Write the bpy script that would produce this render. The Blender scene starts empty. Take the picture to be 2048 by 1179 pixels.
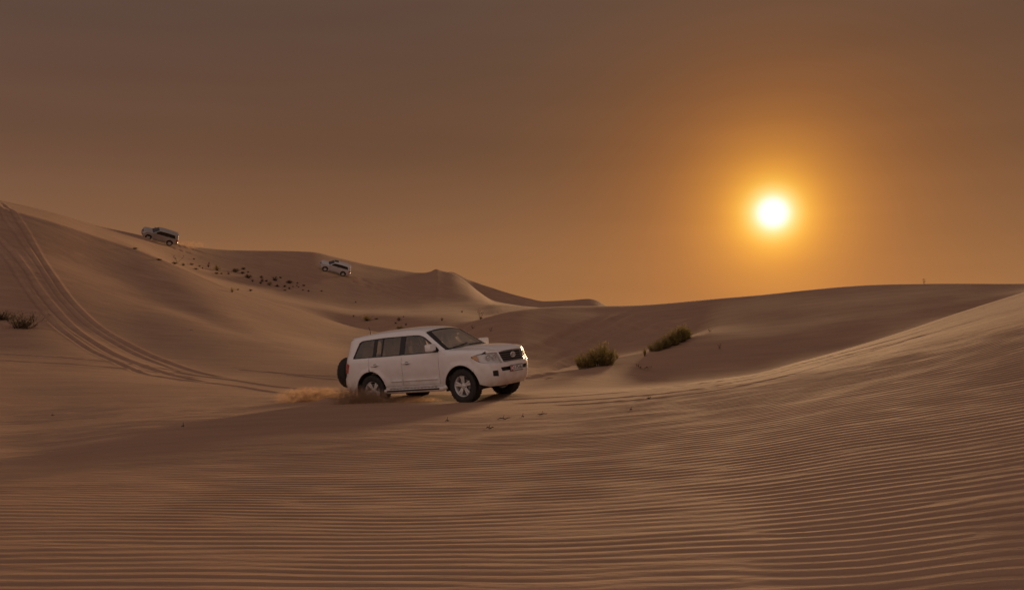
import bpy, bmesh, math, random
import numpy as np
from mathutils import Vector, Matrix, geometry as mgeo

random.seed(7); rng = np.random.default_rng(7)
SC = bpy.context.scene; COL = SC.collection
R = math.radians

# ------------------------------------------------------------------ camera, sky, sun, exposure
F = 1774.0; CX = 1024.0; CY = 589.5; Y0 = 625.0; CAMZ = 2.2          # photograph pixels (2048 wide)
PITCH = math.atan((Y0 - CY) / F)
cam = bpy.data.cameras.new('camera'); camo = bpy.data.objects.new('camera', cam); COL.objects.link(camo)
cam.sensor_width = 36.0; cam.lens = 36.0 * F / 2048.0; cam.clip_start = 0.1; cam.clip_end = 20000
camo.location = (0, 0, CAMZ); camo.rotation_euler = (R(90) + PITCH, 0, 0); SC.camera = camo

def pix_dir(px, py):
    a = (px - CX) / F; b = -(py - CY) / F
    c, s = math.cos(PITCH), math.sin(PITCH)
    return Vector((a, c - b * s, s + b * c))
SUN = pix_dir(1546, 425).normalized()
SUN_EL = math.asin(SUN.z); SUN_AZ = math.atan2(SUN.x, SUN.y)

W = bpy.data.worlds.new('World'); SC.world = W; W.use_nodes = True
nt = W.node_tree; nt.nodes.clear()
def N(t, **k):
    n = nt.nodes.new(t)
    for a, b in k.items(): setattr(n, a, b)
    return n
def L(a, b): nt.links.new(a, b)
out = N('ShaderNodeOutputWorld'); bg = N('ShaderNodeBackground'); L(bg.outputs[0], out.inputs[0])
tc = N('ShaderNodeTexCoord')
sky = N('ShaderNodeTexSky', sky_type='NISHITA', sun_disc=False)
sky.sun_elevation = SUN_EL; sky.sun_rotation = SUN_AZ; sky.dust_density = 6.0; sky.air_density = 1.0; sky.altitude = 50
nrm = N('ShaderNodeVectorMath', operation='NORMALIZE'); L(tc.outputs['Generated'], nrm.inputs[0])
dot = N('ShaderNodeVectorMath', operation='DOT_PRODUCT'); L(nrm.outputs[0], dot.inputs[0]); dot.inputs[1].default_value = SUN
acs = N('ShaderNodeMath', operation='ARCCOSINE'); acs.use_clamp = False
cl = N('ShaderNodeClamp'); cl.inputs[1].default_value = -1; cl.inputs[2].default_value = 1
L(dot.outputs['Value'], cl.inputs[0]); L(cl.outputs[0], acs.inputs[0])
ang = N('ShaderNodeMath', operation='DIVIDE'); L(acs.outputs[0], ang.inputs[0]); ang.inputs[1].default_value = math.pi
sq = N('ShaderNodeMath', operation='POWER'); L(ang.outputs[0], sq.inputs[0]); sq.inputs[1].default_value = 0.5
def ramp(stops, src, interp='B_SPLINE'):
    r = N('ShaderNodeValToRGB'); cr = r.color_ramp; cr.interpolation = interp
    while len(cr.elements) > 1: cr.elements.remove(cr.elements[-1])
    for i, (p, c) in enumerate(stops):
        e = cr.elements[0] if i == 0 else cr.elements.new(p)
        e.position = p; e.color = (*c, 1)
    L(src, r.inputs[0]); return r
def dg(d): return math.sqrt(d / 180.0)
# radiance by angle from the sun: dust glow, plus added fill behind the camera
def smooth_curve(pts, xs):  # log-linear smooth interpolation of (angle, colour) through dg()
    X = np.array([dg(d) for d, c in pts]); C = np.log(np.array([c for d, c in pts]) + 1e-4); o = []
    for x in xs:
        w = []
        for s_ in np.linspace(-1, 1, 9):
            xx = min(max(x + s_ * .006, 0), 1); w.append([np.interp(xx, X, C[:, k]) for k in range(3)])
        o.append((x, tuple(np.exp(np.mean(w, 0)) - 1e-4)))
    return o
GLOW_PTS = [(0, (1.0, 1.0, 1.0)), (.66, (1.0, 1.0, .98)), (.82, (1.0, .97, .80)), (1.02, (.96, .84, .48)), (1.3, (.90, .66, .22)), (1.7, (.82, .50, .085)), (2.2, (.72, .335, .018)),
        (2.75, (.60, .245, .008)), (3.3, (.49, .185, .004)), (4.0, (.38, .138, .002)), (5.2, (.275, .093, .001)), (6.6, (.185, .058, .0)), (8.2, (.128, .039, .0)), (10.5, (.082, .026, .001)),
        (13, (.055, .020, .003)), (16, (.036, .016, .005)), (21, (.021, .012, .006)), (30, (.014, .009, .006)), (46, (.012, .010, .010)), (70, (.060, .047, .044)),
        (100, (.165, .134, .124)), (140, (.31, .257, .244)), (180, (.37, .304, .288))]
GLOW = smooth_curve(GLOW_PTS, [0.0] + [dg(d) for d in (.6, .76, .9, 1.0, 1.15, 1.35, 1.6, 1.9, 2.1, 2.35, 2.65, 3.0, 3.4, 3.8, 4.3, 5.0, 5.8, 6.8, 8, 9.5, 11.5, 14, 18, 24, 32, 46, 60, 85, 115, 150)] + [1.0])
g1 = ramp(GLOW, sq.outputs[0], 'LINEAR')
sep = N('ShaderNodeSeparateXYZ'); L(nrm.outputs[0], sep.inputs[0])
# low dust layer: warmer and brighter towards the horizon
el = ramp([(0.0, (.34, .150, .058)), (.03, (.312, .141, .054)), (.10, (.200, .093, .044)), (.18, (.130, .060, .031)), (.31, (.094, .052, .036)), (.5, (.09, .058, .046)), (1.0, (.12, .088, .080))], sep.outputs['Z'], 'B_SPLINE')
add = N('ShaderNodeMix', data_type='RGBA', blend_type='ADD'); add.inputs[0].default_value = 1.0
L(g1.outputs[0], add.inputs[6]); L(el.outputs[0], add.inputs[7])
skm = N('ShaderNodeMix', data_type='RGBA', blend_type='MULTIPLY'); skm.inputs[0].default_value = 1.0
L(sky.outputs[0], skm.inputs[6]); skm.inputs[7].default_value = (.0003, .0003, .0004, 1)
add2 = N('ShaderNodeMix', data_type='RGBA', blend_type='ADD'); add2.inputs[0].default_value = 1.0
L(add.outputs[2], add2.inputs[6]); L(skm.outputs[2], add2.inputs[7])
# faint unevenness of the dust
nz = N('ShaderNodeTexNoise'); nz.inputs['Scale'].default_value = 2.2; nz.inputs['Detail'].default_value = 5
mp = N('ShaderNodeMapping'); mp.inputs['Scale'].default_value = (1, 1, 9); L(nrm.outputs[0], mp.inputs[0]); L(mp.outputs[0], nz.inputs['Vector'])
mr = N('ShaderNodeMapRange'); mr.inputs[1].default_value = .3; mr.inputs[2].default_value = .7; mr.inputs[3].default_value = .955; mr.inputs[4].default_value = 1.045; L(nz.outputs[0], mr.inputs[0])
mul = N('ShaderNodeVectorMath', operation='MULTIPLY'); L(add2.outputs[2], mul.inputs[0]); L(mr.outputs[0], mul.inputs[1])
L(mul.outputs[0], bg.inputs[0]); bg.inputs[1].default_value = 1.0

sl = bpy.data.lights.new('sun', 'SUN'); sl.energy = 3.2; sl.angle = R(5.5); sl.color = (1.0, .62, .31)
so = bpy.data.objects.new('sun', sl); COL.objects.link(so); so.rotation_euler = SUN.to_track_quat('Z', 'Y').to_euler(); so.location = (40, 60, 60)
SC.view_settings.view_transform = 'Standard'; SC.view_settings.look = 'None'; SC.view_settings.exposure = 0; SC.view_settings.gamma = 1
SC.view_settings.use_curve_mapping = False
SC.cycles.max_bounces = 8; SC.cycles.transparent_max_bounces = 24; SC.cycles.volume_bounces = 1
SC.cycles.use_denoising = True

# ------------------------------------------------------------------ helpers
def pchip(xs, ys):
    xs = np.asarray(xs, float); ys = np.asarray(ys, float); h = np.diff(xs); d = np.diff(ys) / h
    m = np.zeros_like(xs)
    if len(xs) > 2:
        w1 = 2 * h[1:] + h[:-1]; w2 = h[1:] + 2 * h[:-1]
        ok = d[:-1] * d[1:] > 0
        with np.errstate(divide='ignore', invalid='ignore'):
            mm = (w1 + w2) / (w1 / d[:-1] + w2 / d[1:])
        m[1:-1] = np.where(ok, mm, 0)
    m[0] = d[0]; m[-1] = d[-1]
    def f(x):
        x = np.clip(np.asarray(x, float), xs[0], xs[-1]); i = np.clip(np.searchsorted(xs, x, 'right') - 1, 0, len(h) - 1)
        t = (x - xs[i]) / h[i]; t2 = t * t; t3 = t2 * t
        return (2*t3 - 3*t2 + 1) * ys[i] + (t3 - 2*t2 + t) * h[i] * m[i] + (-2*t3 + 3*t2) * ys[i+1] + (t3 - t2) * h[i] * m[i+1]
    return f
def sstep(a, b, x):
    t = np.clip((x - a) / (b - a), 0, 1); return t * t * (3 - 2 * t)

def mesh_np(name, V, T, mats, matidx=None, smooth=True):
    V = np.asarray(V, np.float32); T = np.asarray(T, np.int32); k = T.shape[1]
    me = bpy.data.meshes.new(name)
    me.vertices.add(len(V)); me.vertices.foreach_set('co', V.ravel())
    me.loops.add(T.size); me.loops.foreach_set('vertex_index', T.ravel())
    me.polygons.add(len(T)); me.polygons.foreach_set('loop_start', np.arange(0, T.size, k, dtype=np.int32))
    try: me.polygons.foreach_set('loop_total', np.full(len(T), k, np.int32))
    except Exception: pass
    for m in (mats if isinstance(mats, (list, tuple)) else [mats]): me.materials.append(m)
    if matidx is not None: me.polygons.foreach_set('material_index', np.asarray(matidx, np.int32))
    me.polygons.foreach_set('use_smooth', np.full(len(T), smooth))
    me.update(calc_edges=True); me.validate(); return me
def link(name, me, parent=None):
    o = bpy.data.objects.new(name, me); COL.objects.link(o)
    if parent is not None: o.parent = parent
    return o
def tag(o, label=None, cat=None, group=None, kind=None):
    if label: o['label'] = label
    if cat: o['category'] = cat
    if group: o['group'] = group
    if kind: o['kind'] = kind
    return o
def copy_tree(o, parent=None, skip=()):
    c = o.copy(); COL.objects.link(c); c.parent = parent
    for ch in list(o.children):
        if ch.name.split('.')[0] in skip: continue
        copy_tree(ch, c, skip)
    return c

# ------------------------------------------------------------------ materials
def mat(name, col=(.5, .5, .5), rough=.5, metal=0, spec=.5, coat=0, emit=None, noise=0, nscale=8, bump=0, bscale=60, alpha=None):
    m = bpy.data.materials.new(name); m.use_nodes = True; t = m.node_tree; p = t.nodes['Principled BSDF']
    p.inputs['Base Color'].default_value = (*col, 1); p.inputs['Roughness'].default_value = rough; p.inputs['Metallic'].default_value = metal
    p.inputs['Specular IOR Level'].default_value = spec
    if coat: p.inputs['Coat Weight'].default_value = coat; p.inputs['Coat Roughness'].default_value = .10
    co = t.nodes.new('ShaderNodeTexCoord')
    if noise:
        n = t.nodes.new('ShaderNodeTexNoise'); n.inputs['Scale'].default_value = nscale; n.inputs['Detail'].default_value = 5
        t.links.new(co.outputs['Object'], n.inputs['Vector'])
        r = t.nodes.new('ShaderNodeMapRange'); r.inputs[1].default_value = .3; r.inputs[2].default_value = .7
        r.inputs[3].default_value = 1 - noise; r.inputs[4].default_value = 1 + noise; t.links.new(n.outputs[0], r.inputs[0])
        v = t.nodes.new('ShaderNodeVectorMath'); v.operation = 'MULTIPLY'; v.inputs[0].default_value = col
        t.links.new(r.outputs[0], v.inputs[1]); t.links.new(v.outputs[0], p.inputs['Base Color'])
    if bump:
        n = t.nodes.new('ShaderNodeTexNoise'); n.inputs['Scale'].default_value = bscale; n.inputs['Detail'].default_value = 4
        t.links.new(co.outputs['Object'], n.inputs['Vector'])
        b = t.nodes.new('ShaderNodeBump'); b.inputs['Strength'].default_value = bump; b.inputs['Distance'].default_value = .01
        t.links.new(n.outputs[0], b.inputs['Height']); t.links.new(b.outputs[0], p.inputs['Normal'])
    return m
M = {}
def paint(name, col):
    m = mat(name, col, .38, 0, .5, .8); t = m.node_tree; p = t.nodes['Principled BSDF']     # a film of sand dust towards the sills
    co = t.nodes.new('ShaderNodeTexCoord'); s = t.nodes.new('ShaderNodeSeparateXYZ'); t.links.new(co.outputs['Object'], s.inputs[0])
    n = t.nodes.new('ShaderNodeTexNoise'); n.inputs['Scale'].default_value = 5; n.inputs['Detail'].default_value = 6; t.links.new(co.outputs['Object'], n.inputs['Vector'])
    r = t.nodes.new('ShaderNodeMapRange'); r.inputs[1].default_value = 1.25; r.inputs[2].default_value = .35; r.inputs[3].default_value = .03; r.inputs[4].default_value = .95; t.links.new(s.outputs['Z'], r.inputs[0])
    mu = t.nodes.new('ShaderNodeMath'); mu.operation = 'MULTIPLY'; t.links.new(n.outputs[0], mu.inputs[0]); t.links.new(r.outputs[0], mu.inputs[1])
    mx = t.nodes.new('ShaderNodeMix'); mx.data_type = 'RGBA'; mx.inputs[6].default_value = (*col, 1); mx.inputs[7].default_value = (.46, .34, .25, 1)
    t.links.new(mu.outputs[0], mx.inputs[0]); t.links.new(mx.outputs[2], p.inputs['Base Color'])
    rr = t.nodes.new('ShaderNodeMapRange'); rr.inputs[3].default_value = .36; rr.inputs[4].default_value = .75; t.links.new(mu.outputs[0], rr.inputs[0]); t.links.new(rr.outputs[0], p.inputs['Roughness'])
    return m
M['paint'] = paint('white_paint', (.87, .86, .865))
M['paint_a'] = paint('darkened_white_paint_a', (.31, .285, .275)); M['paint_b'] = paint('darkened_white_paint_b', (.55, .53, .54))  # white paint darkened for the far cars: their dimmer light put into the colour
M['black'] = mat('black_plastic', (.018, .017, .016), .55, noise=.2)
M['dark'] = mat('dark_underbody', (.022, .019, .017), .85, noise=.3)
M['trim'] = mat('gloss_black_trim', (.012, .011, .011), .25)
M['rubber'] = mat('tyre_rubber', (.028, .025, .023), .8, noise=.25, nscale=20, bump=.2)
M['alloy'] = mat('silver_alloy', (.66, .64, .62), .35, .25, noise=.08)
M['chrome'] = mat('chrome', (.72, .70, .68), .12, 1)
M['grey'] = mat('grey_metal', (.30, .29, .28), .4, .6)
M['bar'] = mat('grille_bar_metal', (.17, .16, .155), .32, .7)
M['reflect'] = mat('lamp_housing', (.74, .72, .70), .35, .35)
M['badge'] = mat('bright_badge', (.78, .77, .75), .2, .35)
M['red'] = mat('red_lens', (.45, .02, .012), .12, coat=1)
M['amber'] = mat('amber_lens', (.72, .30, .06), .15, coat=1)
M['beige'] = mat('beige_leather', (.55, .47, .37), .6, noise=.1)
M['cabin'] = mat('cabin_plastic', (.10, .085, .07), .7, noise=.1)
M['liner'] = mat('headliner_fabric', (.50, .45, .38), .9)
M['plate'] = mat('plate_white', (.78, .77, .75), .4)
M['plred'] = mat('plate_red', (.50, .045, .04), .4)
M['ink'] = mat('plate_ink', (.02, .02, .02), .5)
M['skin'] = mat('skin', (.30, .17, .11), .55, noise=.05)
M['cloth'] = mat('pale_cotton', (.55, .53, .50), .85, noise=.06)
def glass(name, tint, lo, film=0.0, rough=.03, hi=1.0):
    m = bpy.data.materials.new(name); m.use_nodes = True; t = m.node_tree; t.nodes.clear()
    o = t.nodes.new('ShaderNodeOutputMaterial'); mx = t.nodes.new('ShaderNodeMixShader'); tr = t.nodes.new('ShaderNodeBsdfTransparent'); gl = t.nodes.new('ShaderNodeBsdfGlossy')
    tr.inputs[0].default_value = (*tint, 1); gl.inputs['Roughness'].default_value = rough; gl.inputs[0].default_value = (.95, .95, .95, 1)
    fr = t.nodes.new('ShaderNodeFresnel'); fr.inputs[0].default_value = 1.5; r = t.nodes.new('ShaderNodeMapRange'); r.inputs[3].default_value = lo; r.inputs[4].default_value = hi
    t.links.new(fr.outputs[0], r.inputs[0]); t.links.new(r.outputs[0], mx.inputs[0]); t.links.new(tr.outputs[0], mx.inputs[1]); t.links.new(gl.outputs[0], mx.inputs[2])
    if film:                                                       # a film of fine dust on the pane
        df = t.nodes.new('ShaderNodeBsdfDiffuse'); tl = t.nodes.new('ShaderNodeBsdfTranslucent'); a = t.nodes.new('ShaderNodeMixShader'); b = t.nodes.new('ShaderNodeMixShader')
        for n_ in (df, tl): n_.inputs[0].default_value = (.76, .70, .61, 1)
        t.links.new(df.outputs[0], a.inputs[1]); t.links.new(tl.outputs[0], a.inputs[2]); b.inputs[0].default_value = film
        t.links.new(mx.outputs[0], b.inputs[1]); t.links.new(a.outputs[0], b.inputs[2]); t.links.new(b.outputs[0], o.inputs[0])
    else: t.links.new(mx.outputs[0], o.inputs[0])
    return m
M['glass'] = glass('tinted_side_glass', (.72, .67, .60), .07, .04)
M['screen'] = glass('windscreen_glass', (.94, .93, .90), .14, .38)
M['glass_dark'] = glass('near_black_glass', (.05, .045, .04), .04)  # near-black panes for the far cars, windscreens included
M['lens'] = glass('clear_lens', (.90, .90, .90), .04, .03, .3, .10)

def sand_material():
    m = bpy.data.materials.new('desert_sand'); m.use_nodes = True; t = m.node_tree; p = t.nodes['Principled BSDF']
    def nd(k): return t.nodes.new(k)
    co = nd('ShaderNodeTexCoord')
    def noise(scale, det, mapscale=(1, 1, 1), rot=0, rough=.55):
        mp = nd('ShaderNodeMapping'); mp.inputs['Scale'].default_value = mapscale; mp.inputs['Rotation'].default_value = (0, 0, rot); t.links.new(co.outputs['Object'], mp.inputs[0])
        n = nd('ShaderNodeTexNoise'); n.inputs['Scale'].default_value = scale; n.inputs['Detail'].default_value = det; n.inputs['Roughness'].default_value = rough
        t.links.new(mp.outputs[0], n.inputs['Vector']); return n.outputs[0]
    base = nd('ShaderNodeMix'); base.data_type = 'RGBA'
    base.inputs[6].default_value = (.335, .206, .136, 1); base.inputs[7].default_value = (.42, .266, .177, 1)
    big = noise(.12, 6); t.links.new(big, base.inputs[0])
    st = noise(.9, 6, (.35, 1.4, 1), .25, .65)                      # wind-sorted streaks of paler and darker grains
    mr = nd('ShaderNodeMapRange'); mr.inputs[1].default_value = .3; mr.inputs[2].default_value = .7; mr.inputs[3].default_value = .86; mr.inputs[4].default_value = 1.12; t.links.new(st, mr.inputs[0])
    v = nd('ShaderNodeVectorMath'); v.operation = 'MULTIPLY'; t.links.new(base.outputs[2], v.inputs[0]); t.links.new(mr.outputs[0], v.inputs[1])
    gr = noise(220, 2); mr2 = nd('ShaderNodeMapRange'); mr2.inputs[1].default_value = .3; mr2.inputs[2].default_value = .7; mr2.inputs[3].default_value = .90; mr2.inputs[4].default_value = 1.10; t.links.new(gr, mr2.inputs[0])
    v2 = nd('ShaderNodeVectorMath'); v2.operation = 'MULTIPLY'; t.links.new(v.outputs[0], v2.inputs[0]); t.links.new(mr2.outputs[0], v2.inputs[1])
    t.links.new(v2.outputs[0], p.inputs['Base Color'])
    p.inputs['Roughness'].default_value = .95; p.inputs['Specular IOR Level'].default_value = .12
    b1 = nd('ShaderNodeBump'); b1.inputs['Strength'].default_value = .35; b1.inputs['Distance'].default_value = .004; t.links.new(noise(140, 3), b1.inputs['Height'])
    b3 = nd('ShaderNodeBump'); b3.inputs['Strength'].default_value = .45; b3.inputs['Distance'].default_value = .014; t.links.new(noise(9, 4, (.28, 1.7, 1), .12), b3.inputs['Height']); t.links.new(b1.outputs[0], b3.inputs['Normal'])
    b2 = nd('ShaderNodeBump'); b2.inputs['Strength'].default_value = .5; b2.inputs['Distance'].default_value = .05; t.links.new(noise(2.6, 6, (.5, 1.6, 1), .15), b2.inputs['Height']); t.links.new(b3.outputs[0], b2.inputs['Normal'])
    t.links.new(b2.outputs[0], p.inputs['Normal'])
    return m
M['sand'] = sand_material()

# ------------------------------------------------------------------ the desert: one height field
# Each line is a dune feature (foot, lip, crest, hollow) given as (bearing, distance, slope below/above the eye), read off the photograph
LN = [
 [(-500,1.2,3050),(0,1.2,3030),(1024,1.2,2920),(2550,1.2,2900)],
 [(-500,5.3,1190),(0,5.2,1179),(1024,5.05,1179),(1400,5.0,1179),(1700,4.95,1179),(2048,4.75,1179),(2550,4.8,1100)],
 [(-500,9.0,968),(0,9.2,962),(300,9.3,959),(700,9.4,951),(1024,9.3,944),(1400,8.8,930),(1700,8.3,911),(2048,8.0,876),(2550,7.6,800)],
 [(-500,14,905),(0,14,905),(300,14,879),(700,14,857),(1024,14,846),(1400,12.5,832),(1700,11.3,806),(2048,10.6,768),(2550,10,680)],
 [(-500,26,795),(0,26,800),(400,22,815),(750,21.6,804),(930,20.75,801.5),(1014,20.5,799),(1100,20.3,795),(1250,19.5,786),(1400,18,775),(1600,17,748),(1800,16,715),(2048,15,662),(2550,14,520)],
 [(-500,36,715),(0,36,730),(400,30,772),(650,27,789),(850,24.5,790),(1014,22.1,791.5),(1100,24,783),(1250,25,775.5),(1340,24.5,770),(1400,24,761),(1500,24.5,748),(1600,25,722),(1700,26,695),(1800,27,665),(1900,28,632),(2048,30,583),(2550,34,400)],
 [(-500,44,690),(0,44,690),(400,35,757),(650,32,776),(850,29,778),(1014,28,781),(1100,28,777),(1250,28.5,773),(1340,28,770),(1400,27.5,770),(1500,28,762),(1600,29,742),(1700,30,718),(1800,31,692),(1900,32,662),(2048,34,616),(2550,39,440)],
 [(-500,50,655),(0,50,650),(250,48,696),(450,40,744),(650,36,764),(850,33,768),(1014,32,769),(1150,34,752),(1240,35,757),(1340,34.5,764),(1400,35,757),(1500,36,744),(1600,38,719),(1700,40,693),(1800,42,664),(1900,45,632),(2048,50,590),(2550,46,445)],
 [(-500,64,470),(0,64,522),(270,66,592),(470,59,662),(650,50,714),(740,47,730),(850,44,732),(960,42,730),(1060,40,738),(1150,40,739),(1230,42,716),(1300,44,701),(1378,47,673),(1430,48,664),(1500,48,660),(1600,50,640.8),(1800,50,618),(2048,53,579.8),(2550,49,470)],
 [(-500,68,435),(0,68,492),(270,71,568),(470,67,628),(560,67,655),(650,67,677),(740,63,694),(850,56,702),(960,50,705),(1060,45,724),(1150,45.5,730),(1230,47,712),(1300,49,698),(1378,52,672),(1430,53,652),(1500,53,641),(1600,55,618.4),(1800,55,596),(2048,55.4,573),(2550,51.5,485)],
 [(-500,80,285),(0,78,414),(100,79,442),(200,81,474),(270,82,497),(350,82,530),(470,82,580),(560,83,608),(650,84,635),(720,82,657),(800,76,668),(900,66,655),(960,61,638),(1020,62,623),(1100,67,614),(1213,72,610),(1340,71,606),(1400,70,602),(1500,68,592),(1600,66,581),(1700,65,574),(1800,63,569),(1900,61,566),(2048,58,565),(2550,56,500)],
 [(-500,86,286),(0,84,411),(100,85,440),(200,87,475),(270,88,504),(350,88,538),(470,88,589),(560,89,613),(650,90,640),(720,88,661),(800,81,671),(900,71,660),(960,66,644),(1020,69,632),(1100,75,630),(1213,82,645),(1500,82,640),(2048,76,625),(2550,74,560)],
 [(-500,92,284),(0,92,406),(100,93,433),(200,97,466),(270,96,493),(350,97,532),(470,98,577),(560,98,599),(650,98,618),(740,97,632),(800,96,632),(900,94,633),(960,92,635),(1020,90,631),(1100,92,632),(1213,98,650),(2048,100,620),(2550,100,620)],
 [(-500,98,282),(0,97,403),(100,100,428),(200,107,459),(270,109,484),(350,111,519),(470,112,562),(560,113,588),(640,114,601),(700,115,611),(740,116.5,613),(800,119.5,614),(850,124,609.8),(930,129,607),(1000,128,609),(1100,122,617),(1213,125,645),(2048,125,620),(2550,125,620)],
 [(-500,105,280),(0,101,400),(100,106,423),(200,115,452),(280,122,470),(350,130,487),(400,136,495),(470,142,500),(540,148,501),(620,152,503),(680,156,516),(740,160,530),(800,164,540),(845,167,545),(861,168,542.5),(872,169,537.5),(884,168.5,541),(905,167,546),(935,163,565),(960,158,588),(990,150,607),(1050,148,614),(1213,150,645),(2048,150,630),(2550,150,630)],
 [(-500,125,310),(0,120,430),(350,148,505),(620,175,520),(850,204,556),(905,208,556),(990,211,600),(1050,213,612),(1213,180,645),(2048,180,640),(2550,180,640)],
 [(-500,200,340),(0,205,440),(350,210,512),(620,212,530),(850,214,553),(900,215,543.5),(940,216,560),(1000,218,580),(1060,219,597),(1090,220,602),(1140,220,600),(1178,221,597),(1190,221,599),(1213,220,611),(1300,220,640),(2048,220,640),(2550,220,640)],
 [(-500,300,640),(0,300,640),(1024,300,640),(1213,300,640),(2550,300,640)],
 [(-500,9000,625.8),(1024,9000,625.8),(2550,9000,625.8)],
]
EDGE_L, EDGE_R = -500.0, 2550.0
TH_L = math.atan((EDGE_L - CX) / F); TH_R = math.atan((EDGE_R - CX) / F)
LD, LP = [], []
CREST = (5, 8, 10, 14, 16)
for ln in LN:
    gd = float(np.exp(np.mean([math.log(a[1]) for a in ln]))); gp = Y0 + 2.2 * F / gd + (6 if gd > 30 else 0)
    pts = [(-1500, gd, gp), (-1100, gd, gp)] + list(ln) + [(3200, gd, gp), (3600, gd, gp)]
    xs = [p[0] for p in pts]
    LD.append(pchip(xs, [math.log(p[1]) for p in pts])); LP.append(pchip(xs, [p[2] for p in pts]))
def bearing_param(th):
    th = np.asarray(th, float)
    e = CX + F * np.tan(np.clip(th, TH_L, TH_R))
    e = np.where(th < TH_L, EDGE_L - (TH_L - th) / (math.pi + TH_L) * 1000, e)
    return np.where(th > TH_R, EDGE_R + (th - TH_R) / (math.pi - TH_R) * 1050, e)
def column(e):
    """height profile along one bearing: returns f(distance) -> z"""
    d = [float(g(e)) for g in LD]; s_ = [float(g(e)) for g in LP]; D2, S2 = [], []
    for k in range(len(d)):
        if k in CREST:                                             # keep the windward slope straight right up to the brink
            D2.append(d[k-1] + (d[k] - d[k-1]) * .86); S2.append(s_[k-1] + (s_[k] - s_[k-1]) * .88)
        D2.append(d[k]); S2.append(s_[k])
    f = pchip(D2, S2)
    return lambda D: CAMZ + (Y0 - f(np.log(np.maximum(D, 1.2)))) / F * D
def vnoise(x, y, s, seed):
    r = np.random.default_rng(seed); o = 0
    for k in range(7):
        a = r.uniform(0, 2 * math.pi); w = 2 * math.pi / s * r.uniform(.55, 1.7); o = o + np.sin(w * (x * math.cos(a) + y * math.sin(a)) + r.uniform(0, 6.28)) / 7 ** .5
    return o
def undulate(x, y, D):
    near = sstep(12, 40, D)
    return vnoise(x, y, 9, 3) * .012 * sstep(5, 12, D) + vnoise(x, y, 16, 4) * .05 * near * (1 - .6 * sstep(60, 110, D))
def base_h(x, y):
    th = math.atan2(x, y); c = math.cos(max(min(th, TH_R), TH_L)); r = math.hypot(x, y); D = r * c
    return float(column(float(bearing_param(th)))(D)) + float(undulate(np.array(x), np.array(y), np.array(D)))
def ground_at(px, py, dmin=4.0, dmax=240.0):
    """where the sight line through a photograph pixel meets the sand"""
    d = pix_dir(px, py); q = d.x / d.y; e = float(bearing_param(math.atan(q))); f = column(e)
    D = np.exp(np.linspace(math.log(dmin), math.log(dmax), 6000)); g = f(D) + undulate(D * q, D, D)
    ray = CAMZ + D * d.z / d.y
    i = np.argmax(g >= ray)
    if g[i] < ray[i]: i = int(np.argmin(ray - g))
    return Vector((q * D[i], D[i], float(g[i])))

# mesh: fine where the photograph looks, coarse all round behind the camera
ecol = np.concatenate([np.linspace(-1500, -520, 34), np.linspace(-500, -130, 50), np.linspace(-120, 2170, 660), np.linspace(2185, 2550, 40), np.linspace(2580, 3600, 34)[:-1]])
def e_to_theta(e):
    if e < EDGE_L: return TH_L - (EDGE_L - e) / 1000 * (math.pi + TH_L)
    if e > EDGE_R: return TH_R + (e - EDGE_R) / 1050 * (math.pi - TH_R)
    return math.atan((e - CX) / F)
th = np.array([e_to_theta(e) for e in ecol]); th[0] = -math.pi
rows = [1.2]
while rows[-1] < 6000:
    D = rows[-1]
    rows.append(D + (.14 if D < 4.0 else .019 if D < 12 else .019 + (D - 12) * .0024 if D < 30 else D * .0034 if D < 112 else D * .006 if D < 235 else D * .09))
rows = np.array(rows); nr, nc = len(rows), len(ecol)
cc = np.cos(np.clip(th, TH_L, TH_R)); DD = np.repeat(rows[:, None], nc, 1)
RR = DD / cc[None, :]; X = RR * np.sin(th)[None, :]; Y = RR * np.cos(th)[None, :]
Z = np.empty((nr, nc))
for j in range(nc): Z[:, j] = column(ecol[j])(rows)
Z += undulate(X, Y, DD)

# wind ripples: a narrow band of wave trains, so crests fork and die out as real ripples do
def wrap_y(y): # wavelength grows from 14 cm to 30 cm with distance
    y = np.maximum(y, 0); lam = lambda t: .136 + .0105 * np.maximum(t - 10.5, 0)
    a = np.minimum(y, 10.5) / .136; b = np.where(y > 10.5, np.log(np.maximum(lam(y), .1) / .136) / .0105, 0); return a + b
rm = (DD > 3.2) & (DD < 31) & (np.abs(th)[None, :] < R(44))
xr, yr, zr = X[rm], Y[rm], Z[rm]
warp = .35 * np.sin(xr * .42 + yr * .11 + 1) + .22 * np.sin(xr * .9 - yr * .23 + 2.4) + .10 * np.sin(xr * 2.1 + yr * .5) + .05 * np.sin(xr * 4.3 - yr * 1.1)
ph = wrap_y(yr + .16 * warp + .035 * xr)
re = np.zeros_like(xr); im = np.zeros_like(xr); r2 = np.random.default_rng(11)
for k in range(13):
    kk = 1 + r2.normal(0, .085); kx = r2.normal(0, 2.1); p0 = r2.uniform(0, 6.283); a = r2.uniform(.6, 1.2)
    t = 2 * math.pi * (kk * ph) + kx * xr * 1.0 + p0
    re += a * np.cos(t); im += a * np.sin(t)
A = np.hypot(re, im) / 3.2; phs = np.arctan2(im, re)
s = (-phs / (2 * math.pi)) % 1.0                                     # gentle stoss side, steeper lee side, sharp crest
prof = np.where(s < .66, np.sin(s / .66 * math.pi / 2) ** 1.5, np.cos((s - .66) / .34 * math.pi / 2) ** 1.25) - .5
prof = prof + .09 * np.sin(2 * phs + 1.3 * xr) + .10 * np.sin(2 * math.pi * 1.37 * ph + 1.9 * np.sin(xr * 1.1 + yr) + xr * 1.6) * sstep(-.3, .8, vnoise(xr, yr, 1.7, 41)) 
amp = .0070 * np.minimum(1.1, .38 + .75 * A) * (1 + .45 * sstep(11, 20, yr))
Dr = DD[rm]
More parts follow.
